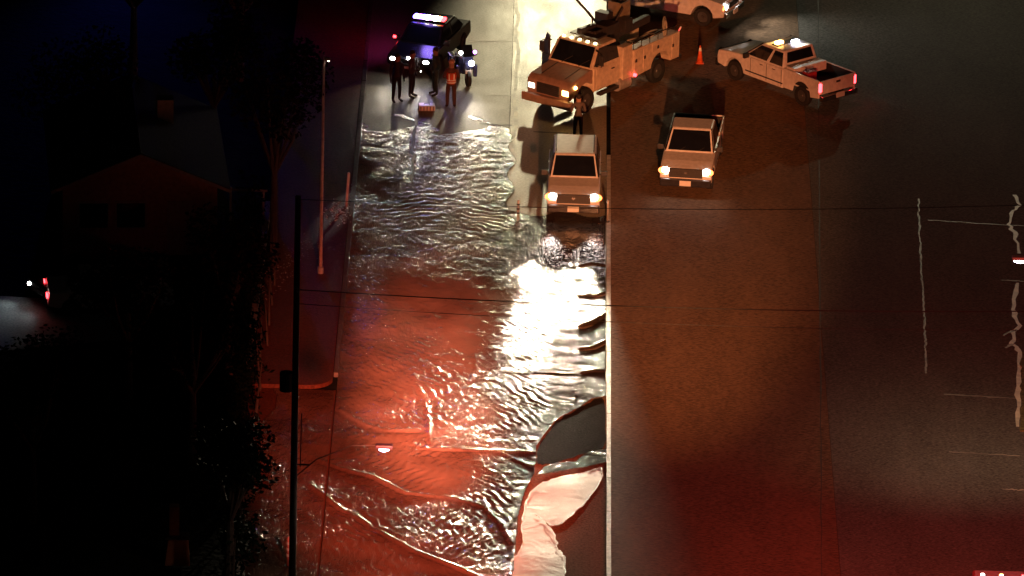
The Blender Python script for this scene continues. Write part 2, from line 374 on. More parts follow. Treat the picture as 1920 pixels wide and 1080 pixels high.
def water_sheet(name, x0, x1, y0, y1, st, material, cut=None, zoff=0., fn=water_height, edge=None):
    xs = np.arange(x0, x1+st*.5, st); ys = np.arange(y0, y1, st*1.9)
    X, Y = np.meshgrid(xs, ys); Z = fn(X, Y)+WATER_Z+zoff
    nx, ny = len(xs), len(ys)
    idx = np.arange(nx*ny).reshape(ny, nx)
    F = np.stack([idx[:-1, :-1], idx[:-1, 1:], idx[1:, 1:], idx[1:, :-1]], -1).reshape(-1, 4)
    if cut is not None:
        cx = X[:-1, :-1].ravel()+st/2; cy = Y[:-1, :-1].ravel()+st/2
        keep = cut(cx, cy); F = F[keep]
        used = np.unique(F); re = -np.ones(nx*ny, int); re[used] = np.arange(len(used)); F = re[F]
        V = np.stack([X.ravel(), Y.ravel(), Z.ravel()], -1)[used]
    else: V = np.stack([X.ravel(), Y.ravel(), Z.ravel()], -1)
    me = bpy.data.meshes.new(name); me.vertices.add(len(V)); me.vertices.foreach_set('co', V.ravel().astype(np.float32))
    me.loops.add(F.size); me.loops.foreach_set('vertex_index', F.ravel().astype(np.int32))
    me.polygons.add(len(F)); me.polygons.foreach_set('loop_start', np.arange(0, F.size, 4, dtype=np.int32)); me.polygons.foreach_set('loop_total', np.full(len(F), 4, np.int32))
    me.polygons.foreach_set('use_smooth', np.ones(len(F), bool))
    me.update(calc_edges=True); me.validate()
    at = me.attributes.new('mud_dim', 'FLOAT', 'POINT'); vx, vy = V[:, 0], V[:, 1]
    c_ = g2(930, 600)[0]; mud_dim = 1/(1+np.exp((vx-c_+.5*np.sin(vy*.5)+.3*np.sin(vy*1.7))/.45))
    at.data.foreach_set('value', mud_dim.astype(np.float32)); me.materials.append(material)
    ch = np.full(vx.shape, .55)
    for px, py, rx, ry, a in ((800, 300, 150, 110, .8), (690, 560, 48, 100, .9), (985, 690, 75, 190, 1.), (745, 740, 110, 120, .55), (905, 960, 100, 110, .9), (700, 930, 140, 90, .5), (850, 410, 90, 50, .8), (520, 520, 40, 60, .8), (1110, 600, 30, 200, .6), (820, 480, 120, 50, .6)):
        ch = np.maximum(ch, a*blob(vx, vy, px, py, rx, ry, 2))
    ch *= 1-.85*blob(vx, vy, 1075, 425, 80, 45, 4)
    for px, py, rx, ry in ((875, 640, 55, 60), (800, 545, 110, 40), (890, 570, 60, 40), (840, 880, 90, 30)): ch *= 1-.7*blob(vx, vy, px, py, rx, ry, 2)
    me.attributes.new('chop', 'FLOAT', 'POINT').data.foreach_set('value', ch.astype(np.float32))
    o = bpy.data.objects.new(name, me); COL.objects.link(o); return tag(o, kind='structure')
ytop = G(860, 232).y
def wob(Y): return .15*np.sin(Y*1.3)+.1*np.sin(Y*3.1)
pkY = G(1075, 425).y
def keepw(x, y):
    k = ~inpoly(x, y, DRY)
    k &= y < ytop+.9
    # under and beside the parked pickup the lane stays above the water
    k &= ~((x > g2(958, 330)[0]+.15*np.sin(y*2)) & (y > pkY+1.2+.3*np.sin(x*3)))
    return k
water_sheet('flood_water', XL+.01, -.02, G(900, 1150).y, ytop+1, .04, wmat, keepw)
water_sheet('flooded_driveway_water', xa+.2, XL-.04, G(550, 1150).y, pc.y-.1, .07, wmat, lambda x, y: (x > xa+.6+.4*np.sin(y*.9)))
# shallow film with a curling edge, lower right of the flood
film = [(1130, 872), (1100, 886), (1065, 892), (1030, 900), (1005, 912), (990, 930), (978, 965), (982, 1010), (975, 1035), (950, 1068), (940, 1110), (1050, 1110), (1060, 1066), (1060, 1038), (1048, 1035), (1042, 1010), (1030, 985), (1000, 965),
        (1012, 966), (1032, 990), (1060, 978), (1085, 955), (1110, 925), (1128, 905)]
def smoothpoly(p, it=2):
    for _ in range(it):
        q = []
        for i in range(len(p)):
            a, b = Vector(p[i]), Vector(p[(i+1) % len(p)]); q += [tuple(a.lerp(b, .25)), tuple(a.lerp(b, .75))]
        p = q
    return p
FILM = smoothpoly(pxpoly(film, .02))
FILM = [(x+random.gauss(0, .025), y+random.gauss(0, .05)) for x, y in FILM]
def film_h(X, Y): return .006*np.sin(X*2.3+Y*.7)+.004*np.sin(Y*1.9)-.012
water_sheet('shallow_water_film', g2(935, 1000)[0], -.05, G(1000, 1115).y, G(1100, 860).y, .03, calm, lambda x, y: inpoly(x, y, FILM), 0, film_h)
dkp = pxpoly([(1137, 744), (1110, 750), (1085, 767), (1047, 787), (1026, 812), (1008, 838), (1004, 870), (1020, 872), (1060, 862), (1100, 850), (1137, 842)])
ob_ = MB().slab([(min(x, -.005), y) for x, y in [(a+random.gauss(0, .03), b+random.gauss(0, .06)) for a, b in smoothpoly(dkp, 2)]], -.01, .014)
struct('dark_pavement_patch', ob_, roadmat('dark_matt_pavement', (.024, .024, .022), .95, .01, spec=.04))  # near-black matt patch laid over the lane
foam = mat('pale_foam', (.6, .55, .48), .5, var=.3, scale=20, bump=.01)
struct('foam_line', ribbon([(*p, 0) for p in FILM[:len(FILM)]], .04, .036, .01, 2, .7), foam)
WETP = pxpoly([(1138, 842), (1098, 850), (1080, 866), (1045, 868), (1020, 876), (1006, 892), (1050, 884), (1100, 876), (1138, 868)], .02)
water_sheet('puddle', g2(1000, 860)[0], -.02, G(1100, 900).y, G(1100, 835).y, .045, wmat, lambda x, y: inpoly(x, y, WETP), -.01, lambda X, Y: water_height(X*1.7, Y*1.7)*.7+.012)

# ------------------------------------------------------------------ vehicle pieces
def arch(cx, r, z0, n=8, rev=False):
    p = [(cx+r*math.cos(math.pi*k/n), z0+r*math.sin(math.pi*k/n)*1.0) for k in range(n+1)]
    return p
def wheel(parent, x, y, r=.4, w=.26, sgn=1):
    tm = MB(); prof = [(r*.62, -w/2), (r*.93, -w/2), (r, -w*.3), (r, w*.3), (r*.93, w/2), (r*.62, w/2)]; n = 20
    vs = [(x+a*math.cos(2*math.pi*j/n), y+b, r+a*math.sin(2*math.pi*j/n)) for j in range(n) for a, b in prof]; k = len(prof)
    tm.add(vs, [(j*k+i, j*k+(i+1) % k, ((j+1) % n)*k+(i+1) % k, ((j+1) % n)*k+i) for j in range(n) for i in range(k)])
    wh = tm.build('wheel', rubber, parent, smooth=False)
    rm = MB().tube([(x, y-sgn*w*.3, r), (x, y+sgn*w*.32, r)], [r*.63, r*.60], 16)
    rm.tube([(x, y+sgn*w*.32, r), (x, y+sgn*w*.45, r)], [r*.2, r*.14], 8)
    rm.build('rim', rim, wh)
    return wh
def greenhouse(parent, zb, zt, xr, xf, txr, txf, hb, ht, paint, name='cab', splits=(0.0, .5, 1.0), yoff=0):
    b = [(xr, -hb, zb), (xf, -hb, zb), (xf, hb, zb), (xr, hb, zb)]; t = [(txr, -ht, zt), (txf, -ht, zt), (txf, ht, zt), (txr, ht, zt)]
    m = MB().add(b+t, [(0, 3, 2, 1), (4, 5, 6, 7), (0, 1, 5, 4), (1, 2, 6, 5), (2, 3, 7, 6), (3, 0, 4, 7)])
    o = m.build(name, paint, parent, .05)
    F = [b[1], b[2], t[2], t[1]]; MB().pane(quadlerp(F, .06, .94, .08, .9)).build('windshield', glass, parent)
    Rr = [b[3], b[0], t[0], t[3]]; MB().pane(quadlerp(Rr, .1, .9, .3, .88)).build('rear_window', glass, parent)
    for q in ([b[0], b[1], t[1], t[0]], [b[2], b[3], t[3], t[2]]):
        sp = splits if q[0] == b[0] else tuple(1-s for s in splits[::-1])
        for i in range(len(sp)-1):
            MB().pane(quadlerp(q, sp[i]+.05, sp[i+1]-.03, .12, .88)).build('side_window', glass, parent)
    return o
def mirrors(parent, x, y, z, m):
    for s in (-1, 1):
        MB().box((x, s*(y+.16), z), (.12, .24, .20)).box((x, s*(y+.03), z-.04), (.06, .12, .05)).build('side_mirror', m, parent, .02)
def lights_front(parent, x, y, z, sy=.30, sz=.17, m=headlit, on=(True, True), power=0, col=(1, .9, .75), spread=100, tilt=.03, toe=0):
    for i, s in enumerate((-1, 1)):
        h = MB().ball((x, s*y, z), (.07, sy*.42, sz*.52)).build('headlight', m if on[i] else glass, parent, 0, True)
        if on[i] and m is headlit and 'dark car' not in parent['label']: MB().ball((x-.02, s*(y+.07), z-.03), (.06, sy*.55, sz*.62)).build('glare_rim', mat('glare_rim_glow', (.8, .2, .05), .3, em=(1, .22, .06), es=5), h, .02)  # amber glow behind a lit headlight imitates the rim of its glare
        if power and on[i]: lamp('headlight_beam', (x+.12, s*y, z), (x+10, s*y+toe, z-10*tilt), power, col, spread, .07, 1., parent=parent)
def plate(parent, x, z, y=0, s=1): MB().box((x, y, z), (.02, .42, .20)).build('licence_plate', platem, parent)

def pickup(label, loc, rz, paint=white, power=0, group='pickup trucks around the flooded lane', rack=False, lamps_on=True, tail=redlit, crew=True, bed_extra=None, beam=(1, .9, .75)):
    t = thing('pickup_truck', label, 'pickup truck', loc, rz, group)
    # front body with arches
    low = [(2.88, .50), (2.92, .78), (2.86, 1.04), (2.2, 1.14), (1.42, 1.20), (-.80, 1.20), (-.80, .42)]
    low += [(1.42, .42)]+[(1.95-.50*math.cos(math.pi*k/8), .42+.50*math.sin(math.pi*k/8)) for k in range(1, 8)]+[(2.46, .42)]
    MB().prism(low, -.97, .97).build('body', paint, t, .05)
    greenhouse(t, 1.19, 1.86, -.78, 1.45, -.62, .55, .93, .76, paint, splits=(0, .42, 1) if crew else (0, 1))
    # bed
    wall = [(-.82, 1.26), (-2.82, 1.26), (-2.82, .55)]+[(-1.85-.50*math.cos(math.pi*k/8), .48+.50*math.sin(math.pi*k/8)) for k in range(0, 9)]+[(-.82, .48)]
    bd = MB()
    for s in (-1, 1): bd.prism(wall, s*.97-.06*(s > 0), s*.97+.06*(s < 0)) if s > 0 else bd.prism(wall, -.97, -.91)
    bd.box((-1.82, 0, .72), (2.0, 1.80, .06)); bd.box((-.85, 0, 1.0), (.05, 1.80, .5))
    bd.build('cargo_bed', paint, t, .02)
    bl = MB().box((-1.82, 0, .765), (1.9, 1.78, .02))
    for s in (-1, 1): bl.box((-1.82, s*.90, 1.0), (1.9, .012, .46))
    bl.box((-.885, 0, 1.0), (.012, 1.76, .44)).box((-2.81, 0, 1.0), (.012, 1.76, .42)); bl.build('bed_liner', rubber, t)
    tg = MB().box((-2.85, 0, .98), (.06, 1.80, .54)).build('tailgate', paint, t, .02)
    MB().box((-2.885, 0, 1.10), (.02, .22, .08)).build('handle', dgrey, tg)
    MB().box((-2.93, 0, .55), (.20, 1.90, .20)).build('rear_bumper', chrome, t, .03)
    MB().box((2.94, 0, .52), (.18, 1.92, .30)).build('front_bumper', black, t, .04)
    gr = MB().box((2.91, 0, .88), (.07, 1.25, .34))
    for k in range(4): gr.box((2.945, 0, .79+k*.06), (.02, 1.1, .016))
    gr.build('grille', dgrey, t)
    MB().box((2.952, 0, .90), (.02, .12, .08)).build('badge', chrome, t)
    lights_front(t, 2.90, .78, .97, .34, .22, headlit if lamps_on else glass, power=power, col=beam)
    for s in (-1, 1):
        MB().box((-2.83, s*.90, .98), (.10, .14, .36)).build('tail_light', tail, t, .02)
        for k, x in enumerate((.40, -.30) if crew else (.3,)): MB().box((x, s*.985, 1.08), (.16, .03, .03)).build('door_handle', chrome, t)
        sd = MB().box((.25, s*.972, .62), (2.1, .012, .05)).build('sill_trim', dgrey, t)
    for s in (-1, 1):
        for x in ((1.02, .12, -.72) if crew else (.9, -.6)): MB().box((x, s*.972, .84), (.016, .012, .66)).build('panel_seam', dgrey, t)
    for k in (-.35, .35): MB().tube([(1.40, k, 1.26), (1.12, k+.35, 1.42)], .012, 5).build('wiper', dgrey, t)
    for x in (1.95, -1.85):
        for s in (-1, 1): wheel(t, x, s*.84, .40, .26, s)
    mirrors(t, 1.15, .95, 1.28, dgrey); plate(t, 3.04, .52); plate(t, -3.04, .60)
    for s in (-1, 1): MB().tube([(.58, s*.74, 1.87), (1.42, s*.90, 1.24)], .022, 6).build('windshield_pillar', chrome, t)
    if rack:
        for y in (-.5, -.17, .17, .5): MB().box((-.45, y, 1.92), (.10, .06, .10)).build('roof_marker', darkm, t)
    return t

# ------------------------------------------------------------------ pickups
def heading(dx, dy): return math.atan2(dy, dx)
def place(px, py, rz, fwd):      # ground centre of a vehicle whose front centre stands at the pixel
    p = G(px, py, 0); return (p.x-math.cos(rz)*fwd, p.y-math.sin(rz)*fwd, 0)
rz = R(-90.5)
l = place(1074, 416, rz, 2.95)
t = thing('sport_utility_vehicle', 'pale utility vehicle facing the camera at the head of the flood, headlights glaring', 'SUV', l, rz)
low = [(2.88, .50), (2.92, .78), (2.86, 1.04), (2.2, 1.14), (1.42, 1.20), (-1.75, 1.20), (-1.80, .45), (-1.62, .42)]+[(-1.0-.48*math.cos(math.pi*k/8), .42+.48*math.sin(math.pi*k/8)) for k in range(0, 9)]+[(1.42, .42)]+[(1.95-.50*math.cos(math.pi*k/8), .42+.50*math.sin(math.pi*k/8)) for k in range(1, 8)]+[(2.46, .42)]
MB().prism(low, -.97, .97).build('body', silver, t, .06)
greenhouse(t, 1.19, 1.86, -1.74, 1.45, -1.55, .62, .93, .78, silver, 'cabin', (0, .45, 1))
MB().box((2.94, 0, .52), (.18, 1.92, .30)).build('front_bumper', black, t, .04)
gr = MB().box((2.91, 0, .88), (.07, 1.25, .34))
for k in range(4): gr.box((2.945, 0, .79+k*.06), (.02, 1.1, .016))
gr.build('grille', dgrey, t); MB().box((2.952, 0, .92), (.02, .12, .08)).build('badge', chrome, t)
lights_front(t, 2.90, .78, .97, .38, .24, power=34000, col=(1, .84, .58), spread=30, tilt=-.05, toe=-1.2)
for s in (-1, 1):
    MB().tube([(.64, s*.76, 1.87), (1.42, s*.90, 1.24)], .025, 6).build('windshield_pillar', chrome, t)
    MB().box((2.93, s*.66, .60), (.14, .20, .08)).build('fog_lamp', amberlit if s < 0 else glass, t, .02)
    MB().box((-1.80, s*.85, .98), (.06, .14, .34)).build('tail_light', redp, t)
    for x in (.4, -.6): MB().box((x, s*.985, 1.08), (.16, .03, .03)).build('door_handle', chrome, t)
    MB().tube([(-1.5, s*.70, 1.86), (-1.4, s*.70, 1.92), (.3, s*.70, 1.92), (.4, s*.70, 1.86)], .018, 6).build('roof_rail', darkm, t)
for x in (1.95, -1.0):
    for s in (-1, 1): wheel(t, x, s*.84, .40, .26, s)
mirrors(t, 1.15, .95, 1.28, dgrey); plate(t, 3.04, .52)
rz = R(-95.5)
l = place(1284, 372, rz, 2.95); l = (l[0], l[1], .10); pickup('white pickup with lit headlights facing the camera on the dry right lane', l, rz, white, 25, crew=True, tail=redp)
rz = heading(-3.37, 3.7)
pr = G(1572, 203, .1); l = (pr.x+math.cos(rz)*2.95, pr.y+math.sin(rz)*2.95, .10)
t = pickup('white crew pickup seen from behind with red tail lights and amber roof beacon', l, rz, white, 0, lamps_on=False)
MB().box((.12, .34, 1.93), (.18, .34, .12)).build('amber_beacon', amberlit, t, .02)
MB().box((-.12, -.30, 1.92), (.18, .30, .10)).build('work_lamp', mat('lit_cool_lamp', (.9, .9, .9), .3, em=(.8, .8, 1), es=14), t, .02)
MB().box((.1, .0, 1.875), (.30, 1.2, .03)).build('roof_rack', dgrey, t)
MB().box((-1.10, 0, 1.16), (.46, 1.74, .36)).build('tool_box', white, t, .03)
lamp('beacon_glow', (.1, .3, 2.2), (1.5, .6, .5), 30, (1, .5, .15), 150, .1, parent=t)
lamp('work_glow', (-.35, -.3, 2.1), (-2, -.2, .8), 35, (.95, .9, .75), 120, .05, parent=t)
co = thing('fuel_can', 'dark red fuel can standing in the bed of the tail-lit pickup', 'fuel can', (l[0]-math.cos(rz)*1.75-math.sin(rz)*.45, l[1]-math.sin(rz)*1.75+math.cos(rz)*.45, .87+0), rz)
MB().box((0, 0, .26), (.34, .5, .50)).build('tank', redp, co, .05); MB().tube([(.0, .15, .5), (.02, .22, .64)], .035, 8).build('spout', dgrey, co)
MB().tube([(0, -.16, .5), (0, -.16, .58), (0, .08, .58), (0, .08, .5)], .02, 6).build('handle', dgrey, co)

# ------------------------------------------------------------------ white van at the top edge
rz = heading(1, -.42)
l = place(1374, 48, rz, 2.75); l = (l[0], l[1], .10)
t = thing('work_van', 'long white work vehicle with lit headlights cut by the top edge', 'van', l, rz)
low = [(2.70, .5), (2.76, .80), (2.62, 1.06), (1.75, 1.22), (-2.7, 1.28), (-2.75, .45), (-2.2, .42)]+[(-1.72-.46*math.cos(math.pi*k/8), .42+.46*math.sin(math.pi*k/8)) for k in range(0, 9)]+[(1.30, .42)]+[(1.8-.46*math.cos(math.pi*k/8), .42+.46*math.sin(math.pi*k/8)) for k in range(1, 9)]+[(2.3, .42)]
MB().prism(low, -.98, .98).build('body', white, t, .05)
greenhouse(t, 1.25, 2.05, -2.70, 1.75, -2.6, .95, .95, .82, white, 'cabin', (0, .6, 1))
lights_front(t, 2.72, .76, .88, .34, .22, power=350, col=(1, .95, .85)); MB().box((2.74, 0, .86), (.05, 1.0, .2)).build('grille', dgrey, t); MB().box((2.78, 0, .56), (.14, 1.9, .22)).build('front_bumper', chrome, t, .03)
for x in (1.8, -1.75):
    for s in (-1, 1): wheel(t, x, s*.84, .38, .25, s)
mirrors(t, 1.4, .95, 1.35, dgrey); plate(t, 2.86, .56)
for s in (-1, 1): MB().box((-2.76, s*.85, 1.0), (.06, .16, .34)).build('tail_light', redp, t)

# ------------------------------------------------------------------ bucket truck
F = Vector((-.585, -.811)); rz = math.atan2(F.y, F.x)
fc = G(1026, 214, .05); l = (fc.x-F.x*4.1, fc.y-F.y*4.1, .03)
t = thing('bucket_truck', 'large cream utility bucket truck with folded boom and amber cab lights', 'bucket truck', l, rz)
cream = mat('cream_paint', (.58, .47, .34), .4, var=.14)
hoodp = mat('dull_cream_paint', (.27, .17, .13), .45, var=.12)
# x forward: front 4.1, front axle 3.0, cab 0.9..2.6, body -4.1..0.6
hood = [(4.05, .72), (4.08, 1.28), (3.90, 1.44), (2.55, 1.68), (2.55, .7)]+[(3.0-.62*math.cos(math.pi*k/8)*1, .62+.60*math.sin(math.pi*k/8)) for k in range(0, 9)][1:8]
hb = MB().prism(hood, -1.02, 1.02)
hb.build('hood', hoodp, t, .08)
gr = MB().box((4.08, 0, 1.02), (.06, 1.05, .42))
for k in range(5): gr.box((4.115, 0, .86+k*.08), (.02, 1.0, .02))
gr.build('grille', darkm, t)
MB().box((4.12, 0, .58), (.26, 2.30, .32)).build('front_bumper', hoodp, t, .04)
for s, on in ((-1, False), (1, True)):
    MB().box((4.04, s*.80, 1.02), (.10, .30, .22)).build('headlight', dimwhite if not on else amberlit, t, .03)
    MB().ball((3.75, s*1.05, 1.22), .07).build('turn_signal', amberlit, t)
MB().prism([(2.6, .75), (2.6, 1.72), (.85, 1.72), (.85, .75)], -1.08, 1.08).build('cab_lower', cream, t, .04)
greenhouse(t, 1.66, 2.50, .86, 2.72, 1.0, 2.15, 1.06, .94, cream, 'cab_upper', (0, 1))
for k, y in enumerate((-.75, -.38, 0, .38, .75)): MB().box((2.10, y, 2.54), (.08, .09, .06)).build('roof_marker_light', mat('lit_marker', (.9, .6, .3), .3, em=(1, .75, .4), es=14), t)
MB().box((1.5, 0, 2.62), (.7, 1.3, .06)).build('roof_rack', darkm, t)
for s in (-1, 1):
    MB().tube([(2.45, s*1.08, 1.75), (2.6, s*1.42, 1.85), (2.6, s*1.42, 2.35), (2.45, s*1.05, 2.4)], .025, 6).build('mirror_arm', chrome, t)
    MB().box((2.6, s*1.42, 2.1), (.08, .2, .42)).build('side_mirror', darkm, t, .02)
# open passenger door on the picture's left side (truck's right, y<0)
q = [(2.45, -1.12), (1.66, -2.02)]
dv = Vector((q[1][0]-q[0][0], q[1][1]-q[0][1], 0)); pos = [(0, .75), (1, .75), (1, 1.70), (.35, 2.55), (0, 2.55)]
vs = [(q[0][0]+dv.x*u, q[0][1]+dv.y*u, z) for u, z in pos]; nn = Vector((-dv.y, dv.x, 0)).normalized()*.06
dm = MB().add(vs+[tuple(Vector(v)+nn) for v in vs], [(4, 3, 2, 1, 0), (5, 6, 7, 8, 9)]+[(i, (i+1) % 5, (i+1) % 5+5, i+5) for i in range(5)])
tag(dm.build('open_door', darkm, t, .015), 'passenger door swung open, dark against the light')
MB().prism([(2.4, .80), (2.45, 1.65), (1.25, 1.65), (1.25, .80)], 1.085, 1.11).build('driver_door', cream, t, .01)
MB().box((1.40, 1.125, 1.45), (.18, .03, .04)).build('door_handle', darkm, t)
MB().box((1.7, 1.12, .62), (1.2, .22, .12)).box((1.7, -1.12, .62), (1.2, .22, .12)).build('running_board', darkm, t, .02)
MB().tube([(1.0, 1.0, .62), (.3, 1.0, .62)], .26, 12).build('fuel_tank', steel, t)
for s in (-1, 1): MB().box((3.15, s*.55, 1.585), (1.25, .02, .02), ry=R(10)).build('hood_seam', darkm, t)
for k in (-.4, .4): MB().tube([(2.70, k, 1.70), (2.52, k+.4, 1.98)], .015, 5).build('wiper', darkm, t)
# tall cabinet behind the cab and service body
MB().box((.50, 1.0, 1.45), (.62, .34, 1.35)).build('side_cabinet', cream, t, .03)
MB().box((.50, -1.0, 1.45), (.62, .34, 1.35)).build('side_cabinet', cream, t, .03)
MB().box((-1.1, 0, .80), (3.9, .8, .22)).build('chassis', darkm, t)
for s in (-1, 1):
    wallp = [(.15, .72), (.15, 1.85), (-2.95, 1.85), (-2.95, .80), (-2.38, .80)]+[(-1.70-.64*math.cos(math.pi*k/8), .80+.52*math.sin(math.pi*k/8)) for k in range(0, 9)]
    cb = MB().prism(wallp, min(s*1.2, s*.75), max(s*1.2, s*.75)).build('service_body', cream, t, .03)
    for a, b in ((.08, -.42), (-.50, -1.0), (-2.42, -2.86)):
        MB().box(((a+b)/2, s*1.205, 1.32), (abs(b-a), .03, .90)).build('compartment_door', cream, cb, .012)
        MB().box(((a+b)/2+.18, s*1.235, 1.4), (.09, .03, .12)).build('latch', darkm, cb)
    MB().box((-1.70, s*1.205, 1.62), (1.25, .03, .36)).build('compartment_door', cream, cb, .012)
    MB().box((-1.45, s*1.235, 1.60), (.09, .03, .12)).build('latch', darkm, cb)
    MB().box((-2.97, s*1.0, 1.7), (.05, .18, .18)).build('tail_light', redlit, t)
    rl = MB().tube([(.1, s*1.1, 2.12), (-2.8, s*1.1, 2.12)], .025, 6)
    for x in (.05, -.5, -1.05, -1.6, -2.2, -2.75): rl.tube([(x, s*1.1, 1.84), (x, s*1.1, 2.12)], .02, 6)
    rl.build('side_rail', chrome, t)
MB().box((-1.4, 0, 1.0), (3.1, 1.5, .12)).build('deck', darkm, t)
MB().box((-3.08, 0, .75), (.22, 2.3, .16)).build('rear_bumper', darkm, t, .02)
coil = MB()
for k in range(4):
    coil.tube([(-2.5+.12*k+.32*math.cos(a)*.3, .75+.1*k, 2.12+.34*math.sin(a)) for a in np.linspace(0, 6.28, 17)], .03, 6)
coil.build('hose_coil', mat('pale_hose', (.4, .36, .28), .5), t)
hs = MB()
for k in range(3): hs.tube([(x, .95-.12*k, 1.98+.10*abs(math.sin(x*2.3+k))) for x in np.linspace(-.1, -2.1, 14)], .035, 6)
hs.build('hose', mat('pale_hose', (.4, .36, .28), .5), t)
MB().tube([(.1, 1.215, .85), (.1, 1.3, .85)], .07, 8).build('side_marker', redlit, t)
# boom: turret, lower boom over the deck, upper boom folded forward over the cab, bucket
MB().tube([(.15, 0, 1.05), (.15, 0, 2.1)], [.42, .34], 14).build('turret', darkm, t)
MB().box((.15, 0, 2.3), (.8, .6, .55)).build('turret_head', darkm, t, .05)
MB().box((-.9, .18, 2.30), (2.6, .26, .30), ry=R(3)).build('lower_boom', darkm, t, .04)
MB().box((.5, -.12, 2.72), (3.0, .22, .26), ry=R(-3)).build('upper_boom', darkm, t, .04)
MB().tube([(.0, -.4, 2.3), (.45, -.75, 3.0), (.95, -1.1, 3.7)], .05, 8).tube([(.95, -.2, 2.6), (.9, -.3, 3.1)], .03, 6).build('boom_jib', darkm, t)
MB().box((1.2, -.1, 2.72), (.8, .7, .10)).box((1.25, .2, 2.62), (.5, .25, .3)).build('boom_rest', darkm, t, .02)
bk = MB(); bw = .60
for a in (0, 1, 2, 3):
    c, s_ = math.cos(a*math.pi/2), math.sin(a*math.pi/2); bk.box((-.75+c*bw/2, -.2+s_*bw/2, 2.9), (.05, .62, .95), rz=a*math.pi/2)
bk.box((-.75, -.2, 2.45), (.6, .6, .05)); bk.build('bucket', bucketm, t, .02)
MB().box((.1, -.3, 2.85), (.4, .6, .5)).box((.6, .25, 2.70), (.8, .5, .35)).box((-.4, .3, 2.6), (.5, .5, .5)).tube([(.3, .2, 2.5), (-.3, .3, 3.3)], .05, 8).build('control_gear', darkm, t, .03)
for x, ys in ((3.0, .93), (-1.70, .95)):
    for s in (-1, 1):
        wheel(t, x, s*ys, .50, .30, s)
MB().tube([(-3.15, .5, .9), (-3.3, 1.0, 1.9)], .035, 8).build('grab_pole', reflect, t)
lamp('cab_marker_glow', (2.3, 0, 2.7), (4, 0, 1.3), 8, (1, .6, .25), 150, .2, parent=t)

# ------------------------------------------------------------------ police sedan with lit light bar
rz = heading(-.30, -.95)
l = place(768, 142, rz, 2.35)
t = thing('patrol_car', 'dark patrol car with blue and violet light bar behind the standing people', 'police car', l, rz)
low = [(2.40, .40), (2.46, .60), (2.36, .78), (1.2, .96), (-1.6, 1.0), (-2.35, .96), (-2.42, .45), (-1.95, .32)]+[(-1.45-.38*math.cos(math.pi*k/8), .32+.38*math.sin(math.pi*k/8)) for k in range(0, 9)]+[(1.1, .3)]+[(1.5-.38*math.cos(math.pi*k/8), .32+.38*math.sin(math.pi*k/8)) for k in range(1, 9)]+[(2.1, .32)]
MB().prism(low, -.93, .93).build('body', black, t, .06)
greenhouse(t, .95, 1.52, -1.75, 1.25, -1.05, .45, .86, .68, black, 'cabin', (0, .5, 1))
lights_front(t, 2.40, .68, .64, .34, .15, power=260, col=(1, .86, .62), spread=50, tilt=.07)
MB().box((2.44, 0, .58), (.05, .9, .16)).build('grille', dgrey, t)
pb = MB().box((2.56, 0, .5), (.10, .9, .08)).box((2.56, 0, .72), (.08, .8, .06))
for s in (-1, 1): pb.box((2.56, s*.35, .6), (.09, .08, .5))
pb.build('push_bumper', dgrey, t); MB().box((2.62, .12, .80), (.06, .30, .08)).build('grille_strobe', headlit, t)
lb = MB().box((.0, 0, 1.58), (.34, 1.30, .06)).build('light_bar', dgrey, t, .02)
for k in range(8):
    y = -.57+k*.163; MB().box((.0, y, 1.665), (.32, .150, .11)).build('lamp_module', [bluelit, violetlit, bluelit, headlit, violetlit, headlit, amberlit, redlit][k], lb, .02)
for x in (1.5, -1.45):
    for s in (-1, 1): wheel(t, x, s*.82, .34, .22, s)
mirrors(t, .95, .88, 1.02, black); plate(t, 2.49, .42)
MB().box((1.0, -1.10, 1.06), (.05, .12, .10)).build('mirror_strobe', redlit, t)
for s in (-1, 1): MB().box((-2.42, s*.72, .80), (.05, .3, .14)).build('tail_light', redlit, t)
lamp('light_bar_glow', (.3, 0, 2.0), (3, .0, .6), 45, (.3, .18, 1), 170, .3, parent=t)
lamp('light_bar_glow', (-.1, -.6, 1.9), (-1, -6, -.2), 130, (1, .05, .35), 150, .3, parent=t)

# police motorcycle to its right
rz = heading(.25, -.97)
l = place(880, 166, rz, 1.0)
t = thing('police_motorcycle', 'dark blue motorcycle with glaring front lamps beside the person in the vest', 'motorcycle', l, rz)
for x in (.78, -.78):
    wm = MB(); wm.tube([(x, 0, .33)]*1+[(x, .001, .33)], .01, 4)
    tm = MB(); n = 20; prof = [(.22, -.06), (.31, -.065), (.335, 0), (.31, .065), (.22, .06)]; k = len(prof)
    tm.add([(x+a*math.cos(2*math.pi*j/n), b, .335+a*math.sin(2*math.pi*j/n)) for j in range(n) for a, b in prof], [(j*k+i, j*k+(i+1) % k, ((j+1) % n)*k+(i+1) % k, ((j+1) % n)*k+i) for j in range(n) for i in range(k)])
    w_ = tm.build('wheel', rubber, t); MB().tube([(x, -.03, .335), (x, .03, .335)], .22, 12).build('rim', rim, w_)
MB().prism([(.75, .7), (.85, 1.0), (.6, 1.25), (.3, 1.05), (-.1, 1.0), (-.2, .45), (.45, .40)], -.20, .20).build('fairing', navy, t, .06)
MB().prism([(-.05, .78), (-.1, .92), (-.9, .88), (-.85, .72)], -.17, .17).build('seat', dgrey, t, .05)
for s in (-1, 1):
    MB().box((-.62, s*.34, .72), (.55, .22, .38)).build('pannier', navy, t, .05)
    MB().tube([(.70, s*.1, 1.0), (.80, s*.08, .34)], .03, 8).build('fork', chrome, t)
    MB().box((.48, s*.34, .55), (.18, .16, .50)).build('leg_shield', navy, t, .05)
    MB().ball((.62, s*.28, 1.35), .075).build('strobe', headlit if s < 0 else violetlit, t)
MB().tube([(.35, -.42, 1.15), (.5, 0, 1.12), (.35, .42, 1.15)], .025, 6).build('handlebar', dgrey, t)
